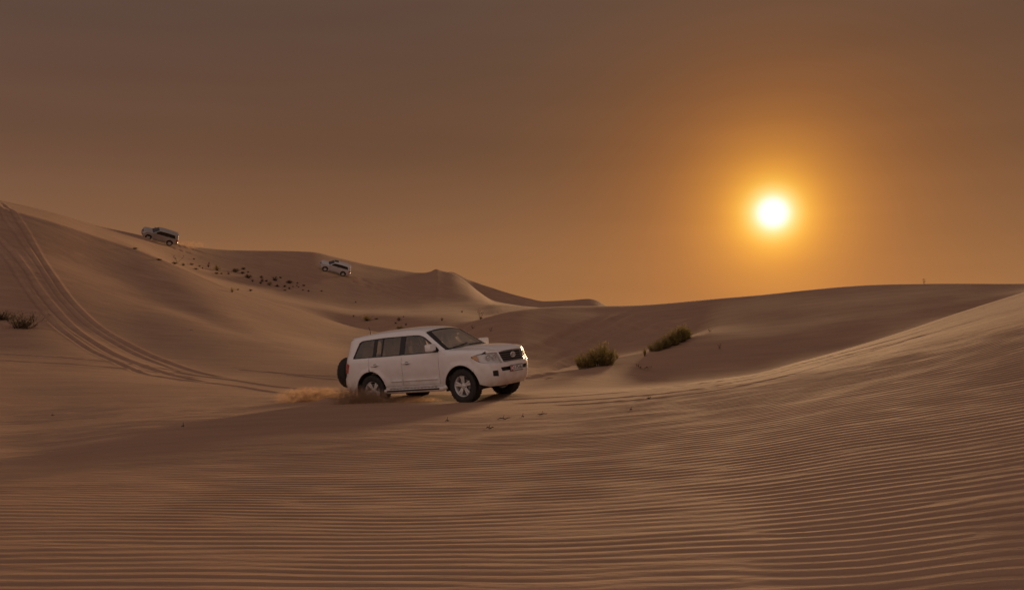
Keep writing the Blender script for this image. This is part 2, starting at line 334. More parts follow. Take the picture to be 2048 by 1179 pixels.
patch = sstep(-.9, .5, vnoise(xr * .6, yr * 1.6, 5, 21) + .5 * vnoise(xr, yr * 2, 2.2, 22) + .8)
hollow = np.exp(-((xr + 2.0) / 3.8) ** 2 - ((yr - 19.5) / 3.6) ** 2)       # churned, smoother sand round the car
fade = (1 - sstep(22, 30, Dr)) * (1 - .88 * hollow) * (1 - sstep(.25, 1.0, sstep(12, 20, Dr)) * .55 * (xr > -6)) * (.35 + .65 * np.where(Dr > 11, patch, 1))
Z[rm] += amp * prof * fade

# wheel ruts: each one a groove with thrown-up shoulders
def rut(pts, width, depth, dm=None, berm=.5, hand=1.0):
    P = np.array([tuple(ground_at(*p, **(dm or {})))[:2] for p in pts]); n = len(P); t = np.arange(n)
    fx, fy = pchip(t, P[:, 0]), pchip(t, P[:, 1]); tt = np.linspace(0, n - 1, n * 14); Q = np.stack([fx(tt), fy(tt)], 1)
    lo, hi = Q.min(0) - 2, Q.max(0) + 2
    m = (X > lo[0]) & (X < hi[0]) & (Y > lo[1]) & (Y < hi[1]); x, y = X[m], Y[m]
    best = np.full(x.shape, 9.0); side = np.zeros_like(x); along = np.zeros_like(x)
    for i in range(len(Q) - 1):
        a, b = Q[i], Q[i + 1]; d = b - a; l = math.hypot(*d)
        if l < 1e-6: continue
        mid = (a + b) / 2; near = np.flatnonzero((np.abs(x - mid[0]) < l / 2 + 1.2) & (np.abs(y - mid[1]) < l / 2 + 1.2))
        if not len(near): continue
        xx, yy = x[near] - a[0], y[near] - a[1]; u = np.clip((xx * d[0] + yy * d[1]) / (l * l), 0, 1); dx, dy = xx - u * d[0], yy - u * d[1]
        dd = np.hypot(dx, dy); up = dd < best[near]; k = near[up]
        best[k] = dd[up]; along[k] = (i + u[up]) / (len(Q) - 1); side[k] = np.sign(d[0] * dy[up] - d[1] * dx[up])
    w = width * (1 + .10 * np.sin(along * 23 + width * 50)); q = best / w
    endf = sstep(0, .06, along) * (1 - sstep(.72, 1, along))
    g = -depth * np.exp(-(q * 1.5) ** 4) + berm * depth * np.exp(-((q - 1.35) / .5) ** 2) * (1 + .35 * side * hand)
    g *= 1 + .16 * np.sin(along * 41 + side) * np.sin(along * 17 + depth * 90)
    Zm = Z[m]; Zm += np.where(best < 2.2 * width + .3, g * endf, 0); Z[m] = Zm
slope_dm = dict(dmin=30.0)
rut([(-6,395),(25,425),(48,462),(76,510),(100,548),(128,590),(168,632),(222,672),(286,706),(359,734),(430,752),(496,766)], .21, .085, slope_dm)
rut([(-30,395),(10,440),(40,480),(68,520),(94,558),(120,596),(158,636),(210,676),(272,710),(343,738),(411,756)], .17, .06, slope_dm)
rut([(-56,430),(-11,470),(19,500),(46,534),(72,575),(104,616),(146,658),(200,694),(262,724),(327,746),(399,762),(473,776)], .21, .085, slope_dm)
rut([(-53,455),(-14,492),(14,520),(34,552),(58,588),(90,628),(132,668),(186,704),(249,732),(319,754),(404,772)], .17, .06, slope_dm)
rut([(-20,707),(90,713),(200,722),(310,735),(400,748)], .13, .04, slope_dm)
rut([(-20,720),(90,726),(210,734),(330,747),(430,762)], .13, .04, slope_dm)
rut([(280,748),(380,762),(470,772),(560,786),(640,792),(700,797)], .18, .035, dict(dmin=17))
rut([(330,738),(440,757),(540,772),(640,780),(700,786)], .18, .035, dict(dmin=19))
rut([(520,742),(600,752),(680,760),(740,764)], .14, .025, dict(dmin=22)); rut([(470,738),(560,746),(650,752),(720,757)], .14, .025, dict(dmin=22))
for a in ([(960,801),(1060,797),(1160,791),(1260,783),(1340,774),(1420,765),(1500,753),(1590,731),(1700,702),(1820,669),(1940,633),(2060,597)],
          [(1040,790),(1130,787),(1220,781),(1300,774),(1390,768),(1480,757),(1560,741)],
          [(1000,808),(1120,803),(1250,794),(1360,783),(1450,768),(1560,744),(1690,711),(1830,675),(1960,638),(2060,608)],
          [(1080,812),(1220,804),(1350,792),(1460,776),(1580,750),(1720,708),(1880,660),(2060,604)]):
    rut(a, .14, .012, dict(dmin=12), .5)
for k, a in enumerate(([(1052,748),(1120,728),(1190,700),(1250,672),(1310,640),(1380,618)], [(1052,736),(1110,716),(1165,694),(1215,668),(1262,642),(1300,626)],
          [(1058,722),(1105,702),(1150,682),(1200,656),(1240,634),(1275,618)], [(1056,704),(1095,690),(1140,668),(1185,644),(1215,626)],
          [(1052,758),(1100,748),(1150,742)], [(1090,742),(1130,730),(1158,724)], [(1230,690),(1290,668),(1350,644),(1420,622)])):
    rut(a, .50, .13 + .02 * (k % 2), dict(dmin=29), .25)
rut([(700,560),(735,572),(775,586),(815,600)], .3, .1, dict(dmin=118)); rut([(706,553),(745,566),(790,580),(840,596)], .3, .1, dict(dmin=118))
rut([(352,490),(390,500),(440,514),(500,532)], .35, .12, dict(dmin=112)); rut([(345,496),(385,508),(430,522)], .35, .12, dict(dmin=108))
# churned sand where the driven wheels dig in
CARGROUND = []
def press(x, y, z, rad):
    """bring the sand to the height of a wheel's contact patch"""
    i = np.argmin((X - x) ** 2 + (Y - y) ** 2); dz = z - Z.flat[i]; CARGROUND.append(round(float(dz), 3))
    m = (np.abs(X - x) < 3 * rad) & (np.abs(Y - y) < 3 * rad); Zm = Z[m]; Zm += dz * np.exp(-((X[m] - x) ** 2 + (Y[m] - y) ** 2) / rad ** 2); Z[m] = Zm

CARP = np.array([-1.764, 22.24, CAMZ - 2.19]); YAW, PIT, ROL = R(-34.2), R(5.2), R(2.8)
def pose(loc, yaw, pit, rol):
    return Matrix.Translation(Vector(loc)) @ Matrix.Rotation(yaw, 4, 'Z') @ Matrix.Rotation(-pit, 4, 'Y') @ Matrix.Rotation(rol, 4, 'X')
CARM = pose(CARP, YAW, PIT, ROL)
for x, y, s in ((1.425, -.82, .015), (1.425, .82, .015), (-1.425, -.82, .14), (-1.425, .82, .10)):
    p = CARM @ Vector((x, y, s)); press(p.x, p.y, p.z, .9)
def mound(px, py, hgt, rx, ry, dmin=17):
    p = ground_at(px, py, dmin=dmin); m = (np.abs(X - p.x) < 3 * rx) & (np.abs(Y - p.y) < 3 * ry)
    Zm = Z[m]; n = 1 + .35 * vnoise(X[m], Y[m], .9, 5); Zm += hgt * n * np.exp(-((X[m] - p.x) / rx) ** 2 - ((Y[m] - p.y) / ry) ** 2); Z[m] = Zm
mound(690, 803, .14, .75, .35); mound(738, 804, .15, .42, .25); mound(625, 800, .12, .8, .35)

i0 = np.arange(nr - 1)[:, None] * nc; j0 = np.arange(nc)[None, :]; j1 = (j0 + 1) % nc
quads = np.stack([i0 + j0, i0 + j1, i0 + nc + j1, i0 + nc + j0], -1).reshape(-1, 4)
V = np.stack([X, Y, Z], -1).reshape(-1, 3)
V = np.vstack([V, [[0, 0, float(Z[0].mean())]]]); cap = np.stack([np.full(nc, len(V) - 1), np.arange(nc), (np.arange(nc) + 1) % nc], 1)
quads = quads[:, ::-1]
me = bpy.data.meshes.new('desert_sand')
me.vertices.add(len(V)); me.vertices.foreach_set('co', V.astype(np.float32).ravel())
loops = np.concatenate([quads.ravel(), cap[:, ::-1].ravel()]).astype(np.int32); me.loops.add(len(loops)); me.loops.foreach_set('vertex_index', loops)
ls = np.concatenate([np.arange(len(quads)) * 4, len(quads) * 4 + np.arange(nc) * 3]).astype(np.int32); me.polygons.add(len(ls)); me.polygons.foreach_set('loop_start', ls)
me.polygons.foreach_set('use_smooth', np.ones(len(ls), bool)); me.materials.append(M['sand']); me.update(calc_edges=True)
if me.polygons[len(quads) // 2].normal.z < 0: me.flip_normals()
sand = tag(link('sand_ground', me), kind='structure')
sand['label'] = 'rippled desert sand with rolling dunes and wheel ruts'
print('terrain', nr, nc, len(V), CARGROUND)
def surface_z(x, y):
    thp = math.atan2(x, y); D = math.hypot(x, y) * math.cos(max(min(thp, TH_R), TH_L)); e = float(bearing_param(thp))
    i = min(max(int(np.searchsorted(rows, D)) - 1, 0), nr - 2); j = min(max(int(np.searchsorted(ecol, e)) - 1, 0), nc - 2)
    u = (D - rows[i]) / (rows[i+1] - rows[i]); v = (e - ecol[j]) / (ecol[j+1] - ecol[j])
    return float((1-u) * ((1-v) * Z[i, j] + v * Z[i, j+1]) + u * ((1-v) * Z[i+1, j] + v * Z[i+1, j+1]))

# ------------------------------------------------------------------ the off-road car
# body skin: side(x,z) -> y, top(x,y) -> z, nose(y,z) -> x, tail(y,z) -> x; x forward, y left, z up, origin on the ground between the axles
_zt = pchip([-2.60,-2.42,-2.36,-2.25,-1.9,-1.2,-.5,.0,.20,.32,.42,.70,.97,1.04,1.15,1.6,1.9,2.05,2.14,2.20,2.26,2.32],
            [1.60,1.66,1.71,1.745,1.785,1.825,1.835,1.81,1.77,1.715,1.645,1.455,1.285,1.262,1.255,1.235,1.205,1.18,1.155,1.12,1.065,.98])
_wb = pchip([.25,.40,.55,.72,.90,1.05,1.17,1.26,1.30,1.47,1.65,1.80,1.95], [.90,.925,.945,.955,.957,.952,.940,.915,.893,.838,.778,.725,.67])
_xf = pchip([.25,.36,.42,.52,.66,.78,.86,.92,1.0,1.10,1.16,1.23,1.35], [2.12,2.22,2.30,2.35,2.365,2.36,2.335,2.305,2.28,2.245,2.205,2.14,2.0])
_xr = pchip([.25,.40,.50,.62,.76,.82,.95,1.1,1.3,1.5,1.7,1.85], [-2.45,-2.52,-2.59,-2.61,-2.60,-2.54,-2.53,-2.51,-2.475,-2.435,-2.385,-2.33])
XSF, PF, XSR, PR_ = 1.62, 2.7, -1.95, 2.9
def side_raw(x, z):
    x = np.asarray(x, float); z = np.asarray(z, float)
    zt = _zt(x); r = np.where(x > 1.0, .085, np.where(x > .3, .05, .10)); w = _wb(z)
    d = np.hypot(np.abs(x) - 1.425, z - .40)
    w = w + .022 * np.exp(-((d - .50) / .07) ** 2) * sstep(1.02, .90, z)
    w = w - .010 * np.exp(-((z - .70) / .10) ** 2) * sstep(.95, .7, np.abs(x + .05))
    s = np.clip((z - (zt - r)) / r, 0, .995)
    return w - r * (1 - np.sqrt(1 - s * s))
def side_y(x, z):
    y = side_raw(x, z)
    tf = np.clip((x - XSF) / (_xf(z) - XSF), 0, .9999); tr = np.clip((XSR - x) / (XSR - _xr(z)), 0, .9999)
    return y * (1 - tf ** PF) ** (1 / PF) * (1 - tr ** PR_) ** (1 / PR_)
def S_side(u, v, off=0):
    return np.stack([u, -side_y(u, v), v], -1)
KC = .80
def side_ref(z, front): # width at which the corner starts turning, no edge rounding
    return np.asarray(side_raw(np.full_like(np.asarray(z, float), XSF if front else XSR), np.minimum(z, 1.145 if front else 1.70)))
def xc_front(z): return XSF + (1 - KC ** PF) ** (1 / PF) * (_xf(z) - XSF)
def xc_rear(z): return XSR - (1 - KC ** PR_) ** (1 / PR_) * (XSR - _xr(z))
def S_nose(u, v):
    w = side_ref(v, True); t = np.clip(np.abs(u) / w, 0, .999)
    return np.stack([XSF + (_xf(v) - XSF) * (1 - t ** PF) ** (1 / PF), u, v], -1)
def S_tail(u, v):
    w = side_ref(v, False); t = np.clip(np.abs(u) / w, 0, .999)
    return np.stack([XSR - (XSR - _xr(v)) * (1 - t ** PR_) ** (1 / PR_), u, v], -1)
def top_edge(x):
    x = np.asarray(x, float); zt = _zt(x); r = np.where(x > 1.0, .085, np.where(x > .3, .05, .10)); return _wb(zt) - r * .90
_crown = pchip([-2.6,-2.3,-1.5,0,.2,.35,.9,1.0,1.06,1.3,1.8,2.1,2.32], [.02,.04,.055,.055,.06,.085,.10,.06,.035,.045,.045,.035,.02])
def S_top(u, v):
    ye = top_edge(u); q = np.clip(np.abs(v) / ye, 0, 1.15)
    z = _zt(u) + _crown(u) * (1 - q ** 2.2)
    z = z + .020 * sstep(1.08, 1.25, u) * sstep(2.25, 2.0, u) * sstep(.56, .46, np.abs(v))         # raised bonnet centre
    return np.stack([u, v, z], -1)

def densify(P, h):
    out = []
    for a, b in zip(P, P[1:] + P[:1]):
        n = max(1, int(math.ceil(math.dist(a, b) / h)))
        out += [(a[0] + (b[0] - a[0]) * i / n, a[1] + (b[1] - a[1]) * i / n) for i in range(n)]
    return out
def rounded(P, r, n=4):
    out = []; k = len(P)
    for i in range(k):
        a, b, c = P[i - 1], P[i], P[(i + 1) % k]; rr = r[i] if isinstance(r, (list, tuple)) else r
        la, lc = math.dist(a, b), math.dist(c, b); q = min(rr, la * .48, lc * .48)
        if q < 1e-4: out.append(b); continue
        p0 = (b[0] + (a[0] - b[0]) / la * q, b[1] + (a[1] - b[1]) / la * q); p2 = (b[0] + (c[0] - b[0]) / lc * q, b[1] + (c[1] - b[1]) / lc * q)
        for j in range(n + 1):
            t = j / n; out.append(tuple((1 - t) ** 2 * p0[m] + 2 * t * (1 - t) * b[m] + t * t * p2[m] for m in (0, 1)))
    return out
def inside(P, x, y):
    P = np.array(P); c = np.zeros(x.shape, bool); x1, y1 = P[:, 0], P[:, 1]; x2, y2 = np.roll(x1, -1), np.roll(y1, -1)
    for a, b, c_, d in zip(x1, y1, x2, y2):
        k = (b > y) != (d > y)
        with np.errstate(divide='ignore', invalid='ignore'): xi = (c_ - a) * (y - b) / (d - b + 1e-15) + a
        c ^= k & (x < xi)
    return c
def patch(outer, holes, h):
    loops = [densify(outer, h)] + [densify(q, h) for q in holes]
    pts = [p for l in loops for p in l]; edges = []; s = 0; bl = []
    for l in loops:
        edges += [(s + i, s + (i + 1) % len(l)) for i in range(len(l))]; bl.append((s, len(l))); s += len(l)
    A = np.array(pts); x0, y0 = A.min(0); x1, y1 = A.max(0)
    gx, gy = np.meshgrid(np.arange(x0 + h / 2, x1, h), np.arange(y0 + h / 2, y1, h)); gx, gy = gx.ravel(), gy.ravel()
    ok = inside(loops[0], gx, gy)
    for l in loops[1:]: ok &= ~inside(l, gx, gy)
    gx, gy = gx[ok], gy[ok]
    if len(gx):
        d = ((gx[:, None] - A[None, :, 0]) ** 2 + (gy[:, None] - A[None, :, 1]) ** 2).min(1); k = d > (.45 * h) ** 2; gx, gy = gx[k], gy[k]
    vs = [Vector(p) for p in pts] + [Vector((a, b)) for a, b in zip(gx, gy)]
    ov, oe, of, ovs, oes, ofs = mgeo.delaunay_2d_cdt(vs, edges, [], 0, 1e-6)
    P = np.array([(v.x, v.y) for v in ov]); T = np.array([f for f in of if len(f) == 3])
    c = P[T].mean(1); ok = inside(loops[0], c[:, 0], c[:, 1])
    for l in loops[1:]: ok &= ~inside(l, c[:, 0], c[:, 1])
    T = T[ok]; a, b, c = P[T[:, 0]], P[T[:, 1]], P[T[:, 2]]
    ar = (b[:, 0] - a[:, 0]) * (c[:, 1] - a[:, 1]) - (b[:, 1] - a[:, 1]) * (c[:, 0] - a[:, 0]); T[ar < 0] = T[ar < 0][:, ::-1]
    return P, T
def skin_mesh(name, parts, matl, off=0.0, flange=.022, h=.07, flip_y=False):
    """parts: list of (skin, outer, holes, outward); builds one mesh with exact skin normals and a turned-in edge"""
    VV, TT, NN = [], [], []; n0 = 0
    for skin, outer, holes, outward in parts:
        P, T = patch(outer, holes, h); u, v = P[:, 0], P[:, 1]; p = skin(u, v); e = 2e-3
        n = np.cross(skin(u + e, v) - skin(u - e, v), skin(u, v + e) - skin(u, v - e)); n /= np.linalg.norm(n, axis=1)[:, None] + 1e-12
        o = np.asarray(outward, float); n *= np.sign((n * o).sum(1).mean() or 1)
        p = p + n * off
        fn = np.cross(p[T[:, 1]] - p[T[:, 0]], p[T[:, 2]] - p[T[:, 0]])
        if (fn * n[T[:, 0]]).sum() < 0: T = T[:, ::-1]
        VV.append(p); TT.append(T + n0); NN.append(n); n0 += len(p)
    V = np.vstack(VV); T = np.vstack(TT); Nn = np.vstack(NN)
    if len(parts) > 1:                                             # weld pieces that share a corner line
        key = np.round(V, 4); _, first, inv = np.unique(key, axis=0, return_index=True, return_inverse=True); inv = inv.ravel()
        T = first[inv][T]
    if flange:
        e = {}
        for t in T:
            for a, b in ((t[0], t[1]), (t[1], t[2]), (t[2], t[0])):
                if (b, a) in e: del e[(b, a)]
                else: e[(a, b)] = 1
        ids = sorted({i for ed in e for i in ed}); mp = {i: k for k, i in enumerate(ids)}; b0 = len(V)
        V = np.vstack([V, V[ids] + Nn[ids] * -.0005, V[ids] - Nn[ids] * flange]); m = len(ids)
        fl = []
        for a, b in e:
            A_, B_ = b0 + mp[a], b0 + mp[b]; fl += [(B_, A_, A_ + m), (B_, A_ + m, B_ + m)]
        T = np.vstack([T, np.array(fl)]); Nn = np.vstack([Nn, np.zeros((2 * m, 3))])
    if flip_y:
        V = V * (1, -1, 1); Nn = Nn * (1, -1, 1); T = T[:, ::-1]
    me = mesh_np(name, V, T, matl)
    try: me.normals_split_custom_set_from_vertices([tuple(a) for a in Nn])
    except Exception as ex: print('normals', ex)
    return me
OUT_SIDE, OUT_TOP, OUT_NOSE, OUT_TAIL = (0, -1, 0), (0, 0, 1), (1, 0, 0), (-1, 0, 0)

class MB:
    def __init__(s): s.bm = bmesh.new()
    def box(s, c, d, rot=None, bev=0):
        r = bmesh.ops.create_cube(s.bm, size=1); vs = r['verts']
        mt = Matrix.Translation(c) @ (rot or Matrix()) @ Matrix.Diagonal((*d, 1)); bmesh.ops.transform(s.bm, matrix=mt, verts=vs)
        if bev:
            es = list({e for v in vs for e in v.link_edges}); bmesh.ops.bevel(s.bm, geom=es, offset=bev, segments=2, affect='EDGES', profile=.6)
        return s
    def lathe(s, prof, mtx, n=32, close=False):
        rings = []
        for r, a in prof: rings.append([s.bm.verts.new(mtx @ Vector((r * math.cos(2*math.pi*i/n), r * math.sin(2*math.pi*i/n), a))) for i in range(n)])
        if close: rings.append(rings[0])
        for A_, B_ in zip(rings, rings[1:]):
            for i in range(n): s.bm.faces.new((A_[i], A_[(i+1) % n], B_[(i+1) % n], B_[i]))
        return s
    def tube(s, P, r, n=6, flat=1.0, cap=True, closed=False):
        P = [Vector(p) for p in P]; rings = []; up = Vector((0, 0, 1)); k = len(P)
        for i, p in enumerate(P):
            t = (P[(i+1) % k] - P[i-1]) if closed else (P[min(i+1, k-1)] - P[max(i-1, 0)])
            t.normalize(); a = t.cross(up)
            if a.length < .05: a = t.cross(Vector((1, 0, 0)))
            a.normalize(); b = a.cross(t).normalized(); rr = r[i] if isinstance(r, (list, tuple)) else r
            rings.append([s.bm.verts.new(p + a * rr * math.cos(2*math.pi*j/n) + b * rr * flat * math.sin(2*math.pi*j/n)) for j in range(n)])
        if closed: rings.append(rings[0])
        for A_, B_ in zip(rings, rings[1:]):
            for j in range(n): s.bm.faces.new((A_[j], A_[(j+1) % n], B_[(j+1) % n], B_[j]))
        if cap and not closed: s.bm.faces.new(rings[0][::-1]); s.bm.faces.new(rings[-1])
        return s
    def blob(s, c, d, seg=12):
        r = bmesh.ops.create_uvsphere(s.bm, u_segments=seg, v_segments=max(6, seg // 2 + 2), radius=.5)
        bmesh.ops.transform(s.bm, matrix=Matrix.Translation(c) @ Matrix.Diagonal((*d, 1)), verts=r['verts']); return s
    def done(s, name, matl, parent=None, smooth=True, mesh_only=False):
        bmesh.ops.recalc_face_normals(s.bm, faces=s.bm.faces)
        me = bpy.data.meshes.new(name); s.bm.to_mesh(me); s.bm.free()
        for m in (matl if isinstance(matl, (list, tuple)) else [matl]): me.materials.append(m)
        me.polygons.foreach_set('use_smooth', np.full(len(me.polygons), smooth))
        if smooth:
            try: me.set_sharp_from_angle(angle=R(38))
            except Exception: pass
        return me if mesh_only else link(name, me, parent)

def arc(cx, cz, r, a0, a1, n=14):
    return [(cx + r * math.cos(R(a0 + (a1 - a0) * i / n)), cz + r * math.sin(R(a0 + (a1 - a0) * i / n))) for i in range(n + 1)]
def edge_top(x0, x1, dz=0, n=12):
    return [(x0 + (x1 - x0) * i / n, float(_zt(x0 + (x1 - x0) * i / n)) - .0005 + dz) for i in range(n + 1)]

def text_mesh(body, size, matl, name):
    c = bpy.data.curves.new(name, 'FONT'); c.body = body; c.size = size; c.align_x = 'CENTER'; c.align_y = 'CENTER'; c.extrude = .0015; c.offset = .0016
    o = bpy.data.objects.new(name, c); COL.objects.link(o); dgp = bpy.context.evaluated_depsgraph_get(); dgp.update()
    me = bpy.data.meshes.new_from_object(o.evaluated_get(dgp)); bpy.data.objects.remove(o); me.materials.clear(); me.materials.append(matl); me.name = name; return me

def build_wheel(parent, x, y, z, steer=0, spare=False, prototype={}):
    """hub with tyre and rim as sub-parts; local z axis points outward"""
    if not prototype:
        I = Matrix()
        t = MB(); t.lathe([(.245,-.115),(.262,-.132),(.33,-.142),(.375,-.135),(.392,-.118),(.397,-.10),(.399,0),(.397,.10),(.392,.118),(.375,.135),(.33,.142),(.262,.132),(.245,.115)], I, 48)
        for k in range(48):                                         # shoulder blocks of the tread
            a = 2*math.pi*k/48
            for s_ in (-1, 1):
                t.box((.396 * math.cos(a), .396 * math.sin(a), s_ * (.105 - .012 * (k % 2))), (.016, .032, .052), Matrix.Rotation(a, 4, 'Z'))
            for zz in (-.035, .035): t.box((.398 * math.cos(a + .05), .398 * math.sin(a + .05), zz), (.010, .036, .05), Matrix.Rotation(a + .05, 4, 'Z'))
        prototype['tyre'] = t.done('tyre', M['rubber'], mesh_only=True)
        r = MB(); r.lathe([(.215,-.11),(.222,.02),(.225,.085),(.238,.105),(.247,.118),(.250,.108),(.248,.0),(.246,-.11)], I, 48)
        for k in range(5):
            a = 2*math.pi*(k + .25)/5
            for s_ in (-1, 1):
                m_ = Matrix.Rotation(a + s_ * .155, 4, 'Z')
                r.box(m_ @ Vector((.142, 0, .083)), (.175, .047, .034), m_ @ Matrix.Rotation(R(-6), 4, 'Y'), .008)
            m_ = Matrix.Rotation(a, 4, 'Z'); r.box(m_ @ Vector((.125, 0, .070)), (.15, .05, .022), m_)
        r.lathe([(.0,.108),(.045,.106),(.058,.098),(.075,.088),(.085,.06)], I, 24)
        prototype['rim'] = r.done('rim', M['alloy'], mesh_only=True)
        h = MB(); h.lathe([(0,.035),(.165,.035),(.168,.02),(.168,-.0),(.08,-.01),(.08,-.09),(.21,-.10),(.21,-.112),(0,-.112)], I, 32)
        for k in range(5):
            a = 2*math.pi*(k + .75)/5; h.lathe([(0,.10),(.010,.10),(.011,.07)], Matrix.Translation((.062*math.cos(a), .062*math.sin(a), 0)), 8)
        prototype['hub'] = h.done('wheel', M['grey'], mesh_only=True)
    w = link('spare_wheel' if spare else 'wheel', prototype['hub'], parent); w.location = (x, y, z)
    if spare: w.rotation_euler = (0, R(-90), 0)
    else:
        w.rotation_euler = (Matrix.Rotation(steer, 4, 'Z') @ Matrix.Rotation(R(90) if y < 0 else R(-90), 4, 'X') @ Matrix.Rotation(R(17 + 40 * x), 4, 'Z')).to_euler()
    link('tyre', prototype['tyre'], w); link('rim', prototype['rim'], w); return w

def build_car(label):
    car = bpy.data.objects.new('offroad_car', None); COL.objects.link(car); tag(car, label, 'car', 'off-road cars on the dunes')
    P = M['paint']
    def both(name, parts, matl, lab=(None, None), **k):
        o = []
        for f in (False, True):
            ob = link(name, skin_mesh(name, parts, matl, flip_y=f, **k), car); o.append(ob)
        return o
    def sd(outer, holes=()): return [(S_side, outer, list(holes), OUT_SIDE)]
    # --- glazing opening (shared outline of the side windows)
    DLO = rounded([(-2.02,1.235),(.86,1.235),(.77,1.325),(.31,1.625),(.16,1.675),(.02,1.690),(-1.0,1.700),(-1.74,1.675),(-1.84,1.64)], [.07,.02,.10,.12,.08,.08,0,.05,.05])
    g = .005
    # front wing
    fw = [(.800,.50),(.94,.47)] + arc(1.425,.40,.49,171,38) + [(1.80,.85),(1.755,1.06)] + \
         [(1.84,1.085),(1.92,1.105),(2.0,1.118)] + edge_top(2.06,.985,-.004,10) + [(.80,1.262),(.80,1.17)]
    fw = [p for p in fw]
    both('front_wing', sd(fw), P)
    # doors
    fd = both('front_door', sd([(-.36+g,.50),(.79,.50),(.79,1.226),(-.36+g,1.226)]), P)
    ra = arc(-1.425,.40,.50,14,88)
    rd = both('rear_door', sd([(-.93,.50),(-.36-g,.50),(-.36-g,1.226),(-1.44,1.226)] + [(-1.44,1.0)] + ra[::-1][:-1]), P)
    # body side behind and above: rear quarter with the pillars, cut for the windows
    q = [(-1.47,1.2)] + edge_top(.978,-2.30,0,60)
    zr = list(np.linspace(1.70, .86, 15)); q = [(.80,1.266),(.965,1.283)] + edge_top(.96,xc_rear(1.70),0,60)[:-1] + [(float(xc_rear(z)), float(z)) for z in zr] + \
        [(-2.20,.80),(-1.93,.46)] + arc(-1.425,.40,.49,172,90)[0:] + [(-1.45,.90),(-1.45,1.232),(.80,1.232)]
    tl = rounded([(float(xc_rear(1.13)) - .0, 1.13), (-2.285,1.14), (-2.20,1.10), (-2.245,.86), (float(xc_rear(.87)), .87)], [0,.02,.03,.03,0])
    qd = both('rear_quarter', sd(q, [DLO]), P)
    # black window surround with glass set in
    panes = [rounded([(-.285,1.255),(.77,1.255),(.29,1.605),(.14,1.652),(.0,1.668),(-.285,1.676)], [.015,.04,.06,.05,.05,.015]),
             rounded([(-1.01,1.255),(-.45,1.255),(-.45,1.678),(-1.01,1.680)], .015),
             rounded([(-1.225,1.255),(-1.06,1.255),(-1.06,1.679),(-1.225,1.675)], .015),
             rounded([(-1.965,1.26),(-1.335,1.255),(-1.335,1.672),(-1.72,1.652),(-1.80,1.625)], [.06,.02,.02,.05,.04])]
    both('window_surround', sd(DLO, panes), M['trim'], off=-.004)
    for pn, nm in zip(panes, ('window', 'window', 'window', 'window')): both(nm, sd(pn), M['glass'], off=-.010, flange=0, h=.1)
    # sill, step and mouldings
    both('sill', sd([(-.955,.40),(.955,.40),(.94,.468),(.80,.494),(-.92,.494)]), P, off=-.004)
    for s_ in (-1, 1):
        b = MB(); xs = [-.98,-.93,-.8,0,.8,.90,.95]
        b.tube([(x, s_ * (1.00 - (.07 if abs(x) > .92 else 0)), .375 + (.03 if x > .92 else .0)) for x in xs], .058, 12, .95); st = b.done('side_step', P, car)
        b = MB(); b.box((0, s_ * 1.052, .385), (1.66, .020, .040), None, .006)
        for k in range(14): b.box((-.72 + k * .11, s_ * 1.0, .432), (.05, .07, .010))
        b.done('tread_pad', M['black'], st)
        for dr, x0, x1, hx, s2 in ((fd, -.34, .74, -.20, s_), (rd, -.74, -.39, -1.24, s_)):
            d = dr[0] if s_ < 0 else dr[1]; n = 10
            b = MB(); b.tube([(x0 + (x1-x0)*i/n, s_ * (float(side_y(x0 + (x1-x0)*i/n, .615)) + .006), .615) for i in range(n+1)], .021, 8, 1.0); b.done('moulding', P, d)
            y = float(side_y(hx, 1.03)); b = MB()
            b.tube([(hx-.125, s_*(y+.008), 1.028),(hx-.10, s_*(y+.034), 1.03),(hx, s_*(y+.042), 1.033),(hx+.10, s_*(y+.034), 1.036),(hx+.125, s_*(y+.008), 1.037)], [.014,.018,.019,.018,.014], 8, .8)
            hd = b.done('handle', P, d)
            b = MB(); b.blob((hx + .01, s_ * (y + .0), 1.033), (.15, .012, .085)); b.done('handle_cup', M['grey'], hd)
    both('fuel_flap', sd(rounded([(-2.03,.93),(-1.85,.93),(-1.85,1.09),(-2.03,1.09)], .02)), P, off=.004)[1].hide_render = False
    lf = [o for o in car.children if o.name.startswith('fuel_flap')][1]; bpy.data.objects.remove(lf)
    # tail lamps wrap the rear corner
    zz = np.linspace(1.13, .87, 8)
    both('tail_light', [(S_side, [(float(xc_rear(z)), float(z)) for z in zz] + [(-2.20,.89),(-2.13,1.09),(-2.17,1.13)], [], OUT_SIDE),
                        (S_tail, [(-.80 * float(side_ref(z, False)), float(z)) for z in zz][::-1] + [(-.60,1.13),(-.60,.87)], [], OUT_TAIL)], M['red'], off=.012)
    # tail: gate with glass, bumper
    zz = np.linspace(.86, 1.70, 16)
    top_r = [(y, 1.745 - .05 * abs(y / .62) ** 3) for y in np.linspace(.60, -.60, 9)]
    gate = [(-.8 * float(side_ref(z, False)) + .001, float(z)) for z in zz] + [(-y, z) for y, z in top_r] + [(.8 * float(side_ref(z, False)) - .001, float(z)) for z in zz[::-1]]
    rg = rounded([(-.62,1.27),(.62,1.27),(.55,1.62),(-.55,1.62)], .06)
    tg = link('tailgate', skin_mesh('tailgate', [(S_tail, gate, [rg], OUT_TAIL)], P), car)
    link('rear_window', skin_mesh('rear_window', [(S_tail, rg, [], OUT_TAIL)], M['glass'], off=-.008, flange=0, h=.1), tg)
    zz = np.linspace(.42, .84, 8)
    yb = [-.8 * float(side_ref(z, False)) for z in zz]
